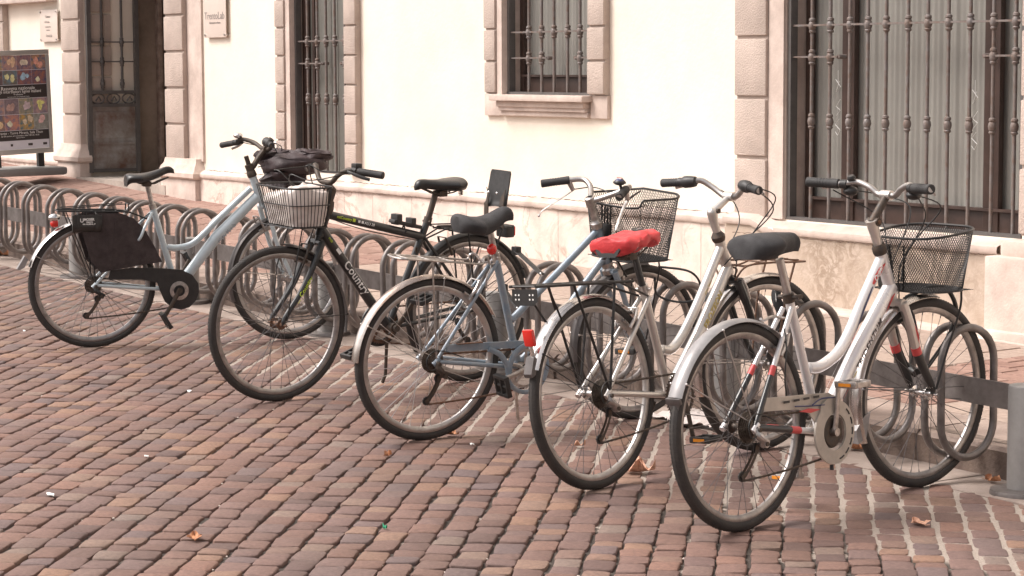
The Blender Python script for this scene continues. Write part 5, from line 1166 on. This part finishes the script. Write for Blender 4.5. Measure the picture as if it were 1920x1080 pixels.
def decal(p0,p1,r_,side,poly,m,name='decal'):
    # a painted shape wrapped on a tube: poly in (distance along, height round the tube)
    p0=Vector(p0);p1=Vector(p1); a_=(p1-p0).normalized(); sd_=Vector(side); sd_=(sd_-a_*sd_.dot(a_)).normalized(); up=sd_.cross(a_); rr=r_+.0013
    n=14; mb=MB(); vs=[]
    # poly: list of (s, lo, hi)
    for (s0,lo,hi) in poly:
        for j in range(5):
            h=lerp(lo,hi,j/4)/rr; vs.append(p0+a_*s0+sd_*math.cos(h)*rr+up*math.sin(h)*rr)
    mb.add(vs,[(i*5+j,(i+1)*5+j,(i+1)*5+j+1,i*5+j+1) for i in range(len(poly)-1) for j in range(4)]); return mb.build(name,m,fr,smooth=40)
tt0,tt1=(.63,0,.612),(.838,0,.865); sd=(0,-1,0)
decal(tt0,tt1,.0208,sd,[(.20,.004,.012),(.235,-.004,.016),(.27,-.012,.012),(.30,-.020,-.004),(.315,-.024,-.018)],'redp')
mb=MB(); text_tube(mb,'Queen',.024,tt0,tt1,.0224,sd,t=.76,bold=.0006,shear=.3,off=.006); mb.build('lettering','whited',fr,smooth=0)
decal(tt0,tt1,.0208,sd,[(.0,-.014,-.010),(.05,-.008,.0),(.1,-.004,.006),(.15,.0,.008),(.19,.004,.008)],'navy')
decal(tt0,tt1,.0208,sd,[(-.07,-.02,-.019),(-.02,-.016,-.006),(.02,-.018,-.012),(.06,-.02,-.019)],'redp')
d0,d1=(bb[0],0,bb[1]),(.885,0,.755)
decal(d0,d1,.0282,sd,[(.13,-.03,-.028),(.16,-.03,-.018),(.20,-.032,-.026),(.235,-.034,-.033)],'redp'); decal(d0,d1,.029,sd,[(.24,-.014,-.006),(.262,-.016,-.004),(.275,-.012,-.010)],'gold')
decal(d0,d1,.0275,sd,[(.53,-.022,-.018),(.56,-.024,-.006),(.60,-.016,.0),(.625,-.012,-.008)],'redp')
# rear stays: dark lower ends with red bands
for s in (-1,1):
    def on(a,b,t,ra,name,m,r_=.0104):
        mb=MB(); a=Vector(a);b=Vector(b); mb.tube([a.lerp(b,t),a.lerp(b,ra)],r_,12); mb.build(name,m,fr)
    A0=(.004,s*.064,.355);A1=(.278,s*.018,.725)
    on(A0,A1,0,.42,'dark_trim','blackp'); on(A0,A1,.42,.50,'red_band','redp',.0106)
    P_=spl([(0,s*.064,.35),(.06,s*.064,lerp(.35,.285,.12)),(bb[0]-.08,s*.036,lerp(.35,.285,.85)),(bb[0]-.01,s*.022,bb[1])])
    mb=MB(); mb.tube(P_[:10],.0125,12); mb.build('dark_trim','blackp',fr); mb=MB(); mb.tube(P_[9:11],.0127,12); mb.build('red_band','redp',fr)
wheel(E_,hub,r,tw=.020,rim='rimd',sp='spoked',hubm='dark'); wheel(E_,(wb,r),r,T,tw=.020,rim='rimd',sp='spoked',hubm='chrome',phase=.25)
fender(E_,hub,r,48,158,'fenderg',stays=((150,0),(108,0)),stm='spoke',w=.030); fender(E_,(wb,r),r,80,205,'fender',T,stays=((172,0),),stm='spoked',w=.030)
mb=MB(); o=Vector((0,0,r)); 
for a in (158,): 
    p=Vector((math.cos(R(a))*(r+.008),0,r+math.sin(R(a))*(r+.008))); mb.box(p+Vector((-.001,0,-.012)),(.012,.06,.022),Matrix.Rotation(R(-20),3,'Y'),bev=.003)
    mb.prism([(-.026,0),(.026,0),(.012,-.03),(-.012,-.03)],p+Vector((-.002,0,-.02)),(0,1,0),(-.2,0,1),.003)
mb.build('fender_tip','fenderdk',E_)
mb=MB(T); mb.prism([(0,0),(.03,.01),(.01,-.08),(-.03,-.10),(-.045,-.05)],(.735,-.02,.30),(1,0,0),(0,0,1),-.04); mb.build('mud_flap','fenderg',E_)
f_=fork(E_,S,Bt,(wb,r),r,'silver',T,rad=.0165)
for s in (-1,1):
    a=Vector((.93,s*.05,.54)); h=Vector((wb-.006,s*.052,r+.03)); m0=Vector((.9485,s*.0495,.53))
    crn=Vector((Bt[0],0,Bt[1]))-ax*.03+Vector((0,s*.042,0)); hh=Vector((wb,s*.052,r)); mid=crn.lerp(hh,.55)-Vector((.012,0,0)); mid.y=s*.05
    P_=spl([crn,crn.lerp(mid,.5)+Vector((0,s*.004,0)),mid,hh+Vector((-.006,0,.03)),hh],4)
    mb=MB(T); mb.tube(P_[7:9],.0182,12); mb.build('red_band','redp',f_); mb=MB(T); mb.tube(P_[8:],[.0176,.0172,.0165,.0155,.014,.012,.011,.0108,.0105][:len(P_[8:])],12); mb.build('dark_trim','blackp',f_)
    mb=MB(T); mb.tube([P_[3]+Vector((.012,s*.010,0)),P_[5]+Vector((.013,s*.011,0)),P_[7]+Vector((.010,s*.010,0))],[.003,.006,.002],6); mb.build('red_stripe','redp',f_)
mb=MB(T); mb.lathe([(.023,-.008),(.026,0),(.0265,.018),(.02,.03)],(S[0],0,S[1]),ax,18); mb.build('headset','dark',E_)
hb,q=bars(E_,T,S,ax,(.106,0,.174),[(.107,.04,.175),(.108,.075,.20),(.10,.125,.222),(.066,.178,.228),(.026,.295,.249)],m='rim',gr=.0175,lm='steel')
mb=MB(T); Sv=Vector((S[0],0,S[1])); mb.tube([Sv+ax*.02,Sv+ax*.06,Sv+ax*.125],[.0165,.018,.023],14); st=mb.build('stem','silver',E_)
mb=MB(T); mb.tube([Sv+ax*.115,q((.106,0,.174),1)],[.017,.014],12); mb.tube([Sv+ax*.118+Vector((.01,-.026,0)),Sv+ax*.118+Vector((.01,.026,0))],.015,12); mb.build('stem_arm','dark',st)
mb=MB(T); mb.tube([q((.106,-.022,.174),1),q((.106,.022,.174),1)],.018,12); mb.build('stem_clamp','silver',st)
mb=MB(T); mb.tube([Sv+ax*.118+Vector((.01,-.030,0)),Sv+ax*.118+Vector((.01,-.024,0))],.008,10); mb.build('stem_bolt','rusty',st)
for s in (-1,1):
    mb=MB(T); p=q((.085,.15,.21),s); mb.sphere(p-ax*.018,(.03,.028,.018)); mb.build('shifter','black',hb)
mb=MB(T); p=q((.09,.135,.24),1); mb.lathe([(0,.012),(.012,.011),(.016,.004),(.016,0)],p,ax,14); mb.tube([p,q((.1,.13,.222),1)],.006); mb.build('bell','black',hb)
mb=MB(); mb.tube(P3((.285,.765),(.243,.895)),.0145,14); mb.build('seat_post','rim',E_); mb=MB(); mb.tube(P3((.291,.745),(.282,.775)),.021,14); mb.tube([(.285,-.05,.762),(.285,.04,.762)],.008,8); mb.box((.28,-.05,.765),(.03,.012,.014),bev=.003); mb.build('seat_clamp','dark',E_)
sd_o=saddle(E_,.19,.985,.29,.225,'lycra',tilt=-1,skirt=.062,puff=2.1,nosew=.034,dip=-.004,name='saddle')
mb=MB(); mb.tube(spl([(.16,-.04,.9995),(.185,-.015,1.003),(.20,.01,1.003)]),.0022,5); mb.build('saddle_mark','whited',sd_o)
cassette(E_,hub,n=7,r1=.055); derailleur(E_,hub,(-.065,.195),m2='rim'); chain(E_,hub,.035,bb,.083,(-.06,.195),m='dark')
mb=MB(); mb.lathe([(.058,0),(.062,.002)],(0,-.030,r),(0,-1,0),30); mb.build('spoke_protector','fenderdk',E_)
chainring(E_,bb,ang=88,crm='steel',m='dark',r=.052,pm='steel',twist=0,amber=True)
mb=MB(); mb.lathe([(.018,0),(.03,.004),(.05,.002),(.052,-.004)],(bb[0],-.06,bb[1]),(0,-1,0),30); mb.build('chainring_cover','dark',E_)
# large pale chain guard
mb=MB(); g=[(.055,.398),(.062,.443),(.16,.437),(.30,.43),(.415,.422),(.47,.40),(.50,.365),(.43,.385),(.37,.37),(.335,.325),(.325,.34),(.30,.365),(.24,.385),(.15,.392)]
mb.prism(g,(0,-.0625,0),(1,0,0),(0,0,1),-.006)
N=48
def gr(a):
    base=.112; 
    return base
vs=[]
for yy in (-.062,-.0705):
    for k in range(N):
        a=2*math.pi*k/N; R1=.112+ (.012 if R(70)<a<R(130) else 0); 
        vs.append((bb[0]+math.cos(a)*R1,yy,bb[1]+math.sin(a)*R1)); vs.append((bb[0]+math.cos(a)*.064,yy,bb[1]+math.sin(a)*.064))
fs=[]
for k in range(N):
    j=(k+1)%N; a,b,c,d=2*k,2*k+1,2*j+1,2*j; o2=2*N; fs+=[(a,b,c,d),(a+o2,d+o2,c+o2,b+o2),(a,d,d+o2,a+o2),(b,b+o2,c+o2,c)]
mb.add(vs,fs)
cg=mb.build('chain_guard','guard',E_,smooth=30)
mb=MB()
for x in (.17,.225,.28,.335): mb.box((x,-.0692,.418),(.032,.0015,.008))
for a in range(-70,50,22):
    A=R(a); mb.tube([(bb[0]+.098*math.cos(A-.13),-.0712,bb[1]+.098*math.sin(A-.13)),(bb[0]+.099*math.cos(A),-.0712,bb[1]+.099*math.sin(A)),(bb[0]+.098*math.cos(A+.13),-.0712,bb[1]+.098*math.sin(A+.13))],.0028,6)
mb.build('guard_slots','black',cg,smooth=0)
mb=MB(); mb.add([(.235,-.0695,.378),(.29,-.0695,.383),(.36,-.0695,.372),(.30,-.0695,.366)],[(0,1,2,3)]); mb.build('red_decal','redp',cg,smooth=0)
mb=MB(); mb.tube(spl([(.215,-.0695,.398),(.30,-.0695,.390),(.38,-.0695,.385)]),.0022,5); mb.tube(spl([(.31,-.0695,.392),(.36,-.0712,.408),(.44,-.0712,.405)]),.0026,5); mb.build('dark_decal','navy',cg,smooth=0)
mb=MB(); mb.tube([(bb[0]-.02,-.066,bb[1]-.112),(bb[0]-.02,-.066,bb[1]-.13)],.007,8); mb.build('guard_knob','black',cg)
vbrake(E_,hub,'steel',ang=50,w=.04); vbrake(E_,(wb,r),'steel',T,114)
cable(E_,None,[(.22,-.03,.66),(.17,-.075,.60),(.15,-.08,.50),(.17,-.07,.44)])
mb=MB(); mb.tube(spl([(.27,0,.69),(.22,.02,.70),(.17,.02,.69),(.13,.0,.70)]),.005,8); mb.build('mudguard_bridge','steel',E_)
mb=MB(); mb.tube([(.38,.04,.25),(.33,.12,.05),(.34,.13,.012)],.010,8); mb.box((.345,.135,.012),(.05,.03,.012),bev=.004); mb.build('kickstand','steel',E_)
tp_=rim(.955,.905,1.195,.175,.11,10,x0w=.165)
for p in tp_: p.z+=-.028+(p.x-.905)*.11 - (.045*max(0,1-abs(p.y)/.045) if p.x<.93 else 0)
bp_=rim(.735,.925,1.165,.15,.10,10)
bkE=mesh_basket(E_,T,resamp(tp_,96),resamp(bp_,96),cell=.0105,rw=.00115)
mb=MB(T)
for s in (-1,1): mb.tube(spl([(1.13,s*.12,.735),(1.135,s*.11,.66),(1.10,s*.08,.5),(wb,s*.07,r+.02)]),.0042,8)
for y in (-.035,.035): mb.tube([(.912,y,.90),(.93,y*.6,.735)],.004,6)
mb.tube(spl([(.93,.02,.735),(.93,.02,.69),(.90,.02,.68)]),.005,6); mb.box((1.06,0,.728),(.06,.05,.008),bev=.002); mb.build('basket_stay','wire',bkE)
# dry leaf litter inside is one small orange leaf
cable(E_,T,[q((.08,.15,.20),-1),(1.0,-.13,1.04),(.97,-.05,.93),(.90,-.03,.83),(.93,0,.70)]); cable(E_,T,[q((.08,.15,.20),1),(.98,.13,1.07),(1.02,.03,1.02),(.93,.035,.83),(.90,.03,.76),(.84,.03,.66)])
cable(E_,T,[q((.05,.2,.21),1),(.92,.10,1.0),(.90,.035,.9),(.90,.03,.78),(.70,.03,.52)],name='shift_cable'); cable(E_,T,[q((.05,.2,.21),-1),(.95,-.10,1.0),(.93,-.03,.86),(.90,-.03,.74)],name='shift_cable')
cable(E_,T,[(.97,.0,.70),(.985,-.03,.62),(.965,-.055,.55),(.96,-.05,.60)],r=.004)
# ================================================================ locks, litter, poster stand
def W3(root,p): return root.matrix_world@Vector(p)
bpy.context.view_layer.update()
cl=MB(); c=(1.14,0,.63)
Pk=[W3(E_,p) for p in ((1.02,.03,.70),(1.08,-.03,.735),(1.17,-.05,.72),(1.24,-.04,.64),(1.255,.0,.55),(1.22,.04,.47),(1.15,.05,.42),(1.08,.06,.43),(1.04,.08,.52),(1.01,.07,.62),(1.02,.03,.70))]
lk=empty('cable_lock',Pk[7]); tag(lk,'thick dark cable lock looped round the nearest bicycle\'s front wheel and the rack','lock'); cl.T=Matrix.Translation(-Pk[7]); cl.tube(spl(Pk,8),.0085,10); cl.build('cable','cable',lk)
mb=MB(Matrix.Translation(-Pk[7])); mb.tube([Pk[7]+Vector((.03,0,-.01)),Pk[7]+Vector((-.05,0,.02))],.017,12); mb.build('lock_body','black',lk)
Pc=[W3(D_,p) for p in ((1.36,.0,.66),(1.385,-.03,.62),(1.40,-.05,.55),(1.385,-.045,.47),(1.36,-.03,.43))]
# black cloth-sleeved chain over D's front tyre and hoop
c0=Vector((.965,5.985,.56))
Pc=[c0+Vector(v) for v in ((-.055,.05,.075),(-.03,.0,.06),(.0,-.03,.025),(.02,-.02,-.03),(.005,.0,-.10),(-.02,.03,-.15),(-.045,.06,-.12),(-.06,.08,-.04),(-.065,.08,.04),(-.055,.05,.075))]
lk=empty('chain_lock',Pc[3]); tag(lk,'black cloth-sleeved chain lock with white print draped over a hoop and front tyre','lock'); mb=MB(Matrix.Translation(-Pc[3])); mb.tube(spl(Pc,6),[(.020,.013)]*(6*9+1),10); mb.build('sleeve','strapblk',lk)
mb=MB(Matrix.Translation(-Pc[3])); text_plane(mb,'LOCK',.03,Pc[1].lerp(Pc[2],.5)+Vector((.012,-.018,.004)),(.5,-.3,-.8),(.6,-.5,.6),.001,bold=.001); mb.build('lettering','whited',lk,smooth=0)
# folding lock behind the blue-grey bicycle
lk=empty('folding_lock',W3(C_,(.42,.12,.60))); tag(lk,'black folding bar lock between two hoops behind the blue-grey bicycle','lock'); TT=Matrix.Translation(-lk.location)
def plane_pt(px,py,Y):
    d=cf+cr*((px-960)/4310.28)-cu*((py-540)/4310.28); o=Vector((8,0,1.5282)); return o+d*((Y-o.y)/d.y)
fa=[plane_pt(968,470,5.93),plane_pt(1016,514,5.93),plane_pt(972,578,5.88),plane_pt(943,540,5.88)]
for a,b,wd in ((fa[0],fa[1],.017),(fa[3],fa[2],.014)):
    mb=MB(TT); mb.tube([a,b],[(wd,.005),(wd,.005)],6,flat=(0,1,0)); mb.box(a,(.045,.03,.04),bev=.006); o=mb.build('lock_bar','black',lk)
    mb=MB(TT); mb.sphere(b+Vector((0,-.008,0)),(.008,.005,.008),8,6); mb.build('rivet','chrome',o)
# loose cable lock at the blue-grey bicycle's front wheel
Pk=[plane_pt(*v) for v in ((1235,500,6.0),(1290,508,6.0),(1312,530,6.05),(1308,560,6.05),(1270,566,6.0),(1232,552,5.95),(1228,520,5.95))]
mb=MB(); mb.tube(spl(Pk,6),.005,8); lkk=mb.build('thin_cable_lock','cable'); tag(lkk,'thin black cable lock hanging round a hoop behind the mesh basket bicycle','lock')
# leaves
leafm=mat('dry_leaf',(.42,.2,.10),.7,var=.4,vscale=60,c2=(.3,.13,.07)); leafp=mat('pale_dry_leaf',(.62,.36,.25),.7,var=.3,vscale=50)
def gpt(px,py):
    d=cf+cr*((px-960)/4310.28)-cu*((py-540)/4310.28); o=Vector((8,0,1.5282)); t=-(o.z+GS*o.x)/(d.z+GS*d.x); return o+d*t
def leaf(px,py,L,seed,m,label,up=.02,ang=0,dz=.004):
    rr_=random.Random(seed); p0=gpt(px,py); p0.z+=dz; vs=[];n=11
    prof=[.0,.35,.95,.6,1.0,.7,.9,.5,.45,.2,.02]
    mb=MB(); ca,sa=math.cos(ang),math.sin(ang)
    for i in range(n):
        x=(i/(n-1)-.45)*L; w=prof[i]*L*.36
        for k in (-1,-.45,0,.45,1):
            y=w*k*rr_.uniform(.85,1.1); z=up*(abs(k)**1.6)*(.6+.5*math.sin(i+seed))+up*.7*(x/L)**2+.003; vs.append(p0+Vector((x*ca-y*sa,x*sa+y*ca,z)))
    mb.add(vs,[(i*5+j,(i+1)*5+j,(i+1)*5+j+1,i*5+j+1) for i in range(n-1) for j in range(4)])
    a=p0+Vector((-.45*L*ca,-.45*L*sa,.003)); mb.tube([a,a+Vector((-.25*L*ca,-.25*L*sa+.005,.006))],.0012,5)
    o=mb.build('dry_leaf',m,smooth=0); tag(o,label,'leaf','dry leaves on the ground'); return o
leaf(1195,888,.125,3,leafp,'large curled pale leaf beside the silver bicycle\'s rear tyre',.05,.9)
leaf(1724,985,.085,5,leafp,'flat pink-brown leaf on the mortared setts in front of the right-hand wheel',.012,2.9)
leaf(1604,845,.085,8,leafm,'brown leaf in the gutter behind the nearest bicycle\'s chain guard',.03,.3)
leaf(845,818,.07,9,leafm,'brown leaf by the blue-grey bicycle\'s rear tyre',.02,.5)
leaf(365,1013,.08,11,leafm,'orange-brown leaf alone in the lower left of the road',.014,2.7)
leaf(727,858,.035,13,leafm,'small orange leaf just below the blue-grey bicycle\'s rear wheel',.02,1.6)
leaf(1085,839,.05,17,leafp,'small curled leaf seen through the silver bicycle\'s rear wheel',.02,1.)
leaf(1860,905,.07,19,leafm,'dark brown leaf against the kerb near the right end post',.02,.2)
leaf(8,480,.12,23,leafm,'brown leaf at the kerb under the leftmost hoops',.04,.2)
# scraps
def scrap(px,py,L,seed,m,label,name='paper_scrap',up=.006,ang=0):
    rr_=random.Random(seed); p0=gpt(px,py); mb=MB(); n=9
    b=[p0+Vector((0,0,.010))]+[p0+Vector((math.cos(2*math.pi*k/n+ang)*L*rr_.uniform(.6,1),math.sin(2*math.pi*k/n+ang)*L*.45*rr_.uniform(.6,1),.004+up*rr_.random())) for k in range(n)]
    mb.add(b,[(0,1+k,1+(k+1)%n) for k in range(n)]); mb.add([v-Vector((0,0,.003)) for v in b],[(0,1+(k+1)%n,1+k) for k in range(n)])
    o=mb.build(name,m,smooth=0); tag(o,label,'litter'); return o
scrap(722,993,.016,1,mat('green_scrap',(.03,.3,.16),.5),'tiny crumpled green scrap between setts at the bottom centre','green_scrap',.02)
scrap(95,929,.03,2,'whited','white paper scrap on the road, lower left'); scrap(275,858,.018,4,'whited','small white paper bit left of centre on the road'); scrap(355,735,.022,5,'whited','thin white paper strip between the two leftmost rear wheels and the camera')
scrap(885,835,.02,6,'whited','small white fleck right of the blue-grey bicycle\'s rear tyre'); scrap(46,622,.02,7,'whited','white blob of litter left of the pale blue bicycle\'s rear wheel')
# pebbles and mortar crumbs, too many to count
mb=MB(); 
for x_,y_,s_ in CR:
    mb.sphere(Vector((x_,y_,gz(x_)-.006+s_*.35)),(s_,s_*rng.uniform(.6,1),s_*.6),6,4)
tag(mb.build('mortar_crumbs',mat('mortar_crumb',(.5,.43,.38),.9,var=.3,vscale=50),smooth=80),'pale pebbles and mortar crumbs scattered between the setts','crumbs',kind='stuff')
# flattened white plastic bag on the ground behind
p0=gpt(1290,795); pb=MB(); pb.grid(lambda u,v:p0+Vector((lerp(-.20,.22,u)*1.0,lerp(-.07,.16,v)+.03*math.sin(u*9),.012+.035*math.sin(math.pi*u)*math.sin(math.pi*v)+abs(wr(u,v,3,.010,2)))),30,18)
o=pb.build('flattened_bag','whitebag',smooth=70); tag(o,'flattened white plastic bag on the ground behind the silver bicycle\'s rear wheel','bag')
# poster stand
pz=.47; ps=empty('poster_stand',(-14.0,8.2,pz)); tag(ps,'grey-framed exhibition poster stand on a wide plastic foot, at the left edge','poster stand')
PT=Matrix.Translation(-Vector(ps.location))
def gptz(px,py,z):
    d=cf+cr*((px-960)/4310.28)-cu*((py-540)/4310.28); o=Vector((8,0,1.5282)); return o+d*((z-o.z)/d.z)
yaw_p=R(97); ux=Vector((math.cos(yaw_p),math.sin(yaw_p),0)); nb=Vector((-ux.y,ux.x,0))
fc=gptz(131,328,.522)           # near right corner of the foot
po=fc-ux*.03+nb*.2
def zray(py,P):
    d=cf+cr*((97-960)/4310.28)-cu*((py-540)/4310.28); o=Vector((8,0,1.5282)); t=((P-o).to_2d().dot(Vector((cf.x,cf.y))))/(d.to_2d().dot(Vector((cf.x,cf.y)))); return (o+d*t).z
ztop=zray(92,po); zbot=zray(285,po); po.z=0
xr=0; wid=.66; xl=0
tl_=R(1.8); uz=(Vector((0,0,1))-ux*math.sin(tl_)).normalized(); ux=(ux+Vector((0,0,1))*math.sin(tl_)).normalized()
def pp(a,z,d=0): return po+ux*(a-wid)+uz*z-nb*d   # d>0 towards the street
H_=ztop-zbot; po=po+Vector((0,0,0))
mb=MB(PT); Rm=Matrix((ux,nb,uz)).transposed()
def bxp(mb,a0,a1,z0,z1,d0,d1,bev=0): mb.box(pp((a0+a1)/2,(z0+z1)/2,(d0+d1)/2),(a1-a0,abs(d1-d0),z1-z0),Rm,bev=bev)
for a0,a1,z0,z1 in ((0,wid,ztop-.045,ztop),(0,wid,zbot,zbot+.045),(0,.035,zbot+.046,ztop-.046),(wid-.035,wid,zbot+.046,ztop-.046)): bxp(mb,a0,a1,z0,z1,-.015,.012,.004)
pf=mb.build('poster_frame',mat('anodised_frame',(.5,.49,.47),.35,.5),ps)
mb=MB(PT); bxp(mb,.036,wid-.036,zbot+.046,ztop-.046,-.008,.0); mb.build('backing',mat('poster_white',(.72,.72,.78),.4),pf,smooth=0)
def pm(name,c): return mat(name,c,.35,var=.35,vscale=28,c2=(c[2]*.7,c[1]*.6,c[0]*.55))
zt_=ztop-.046; zb_=zbot+.046; Hh=zt_-zb_
def zz(f): return zt_-Hh*f
def tile(a0,a1,f0,f1,c,nm='picture'):
    mb=MB(PT); bxp(mb,a0,a1,zz(f1),zz(f0),.0005,.0015); return mb.build(nm,c,pf,smooth=0)
tile(.036,wid-.036,.315,.455,mat('poster_black',(.045,.038,.038),.35),'dark_band'); tile(.036,wid-.036,.80,.905,M['poster_black'] if 'poster_black' in M else mat('poster_black2',(.045,.038,.038),.35),'dark_band')
cols_=[(.28,.12,.08),(.5,.3,.22),(.36,.2,.12),(.12,.2,.26),(.45,.3,.14),(.42,.28,.26),(.3,.13,.09),(.30,.32,.30),(.5,.24,.16),(.48,.3,.08),(.32,.18,.17),(.45,.26,.2),(.2,.12,.1),(.4,.22,.12),(.35,.3,.2),(.25,.2,.22)]
random.Random(3).shuffle(cols_); k=0
nc=4; cw=(wid-.072)/nc
for (f0,f1) in ((.0,.155),(.16,.31),(.46,.625),(.63,.795)):
    for c_ in range(nc):
        a0=.036+cw*c_; col_=cols_[k%len(cols_)]; k+=1
        t_=tile(a0+.001,a0+cw-.001,f0,f1,pm('picture_print',col_))
        mb=MB(PT); rr_=random.Random(k)
        for q_ in range(3):
            cx_=a0+cw*rr_.uniform(.25,.75); cz_=zz(lerp(f0,f1,rr_.uniform(.3,.7))); ra=cw*rr_.uniform(.12,.22); an0=rr_.uniform(0,6)
            pts=[pp(cx_+ra*math.cos(an0+2*math.pi*j/9)*rr_.uniform(.6,1.2),cz_+ra*math.sin(an0+2*math.pi*j/9)*rr_.uniform(.7,1.4),.0022+.0004*q_) for j in range(9)]; mb.add(pts,[tuple(range(9))])
        cc=cols_[(k*5+2)%len(cols_)]; mb.build('picture_shape',mat('picture_ink',tuple(min(.75,x*2.2+.1) for x in cc),.35,var=.3,vscale=40),t_,smooth=0,fix=False)
def ptxt(t,size,a,f,m='whited'):
    mb=MB(PT); text_plane(mb,t,size,pp(a,zz(f),.0026),ux,uz,.0003); mb.build('lettering',m,pf,smooth=0)
ca=wid/2
ptxt('Rassegna nazionale',.045,ca,.35); ptxt('degli intarsiatori lignei italiani',.040,ca,.385); ptxt('V edizione',.022,ca,.415); ptxt('con il patrocinio del Comune di Trento',.014,ca,.44)
ptxt('Trento - Torre Mirana, Sala Thun',.034,ca,.825); ptxt('dal 28 ottobre al 6 novembre, dalle 9.00 alle 18.00',.019,ca,.855); ptxt('ingresso libero',.015,ca,.875)
mb=MB(PT)
for a,w_ in ((wid-.42,.022),(wid-.23,.045),(wid-.08,.04)): bxp(mb,a-w_/2,a+w_/2,zz(.965),zz(.94),.0005,.0015)
mb.build('sponsor_marks','darkdec',pf,smooth=0)
mb=MB(PT)
for a in (.10,wid-.12): mb.box(pp(a,(zbot+.56)/2,-.03),(.06,.04,zbot-.56),Rm)
mb.build('support_leg','black',ps,smooth=0)
mb=MB(PT); uf=Vector((math.cos(yaw_p),math.sin(yaw_p),0)); print('FC',fc,ztop,zbot); fcn=fc-uf*.62+nb*.24; fcn.z=.562
mb.box(fcn,(1.22,.46,.075),Matrix((uf,nb,Vector((0,0,1)))).transposed(),bev=.03); mb.build('foot',mat('grey_plastic_foot',(.25,.25,.245),.5,var=.12,vscale=4),ps)

def xpt(px,X):
    d=cf+cr*((px-960)/4310.28)-cu*((200-540)/4310.28); o=Vector((8,0,1.5282)); return (o+d*((X-o.x)/d.x)).y
ya,yb,yc=xpt(294,-11.83),xpt(302,-11.83),xpt(322,-11.83)
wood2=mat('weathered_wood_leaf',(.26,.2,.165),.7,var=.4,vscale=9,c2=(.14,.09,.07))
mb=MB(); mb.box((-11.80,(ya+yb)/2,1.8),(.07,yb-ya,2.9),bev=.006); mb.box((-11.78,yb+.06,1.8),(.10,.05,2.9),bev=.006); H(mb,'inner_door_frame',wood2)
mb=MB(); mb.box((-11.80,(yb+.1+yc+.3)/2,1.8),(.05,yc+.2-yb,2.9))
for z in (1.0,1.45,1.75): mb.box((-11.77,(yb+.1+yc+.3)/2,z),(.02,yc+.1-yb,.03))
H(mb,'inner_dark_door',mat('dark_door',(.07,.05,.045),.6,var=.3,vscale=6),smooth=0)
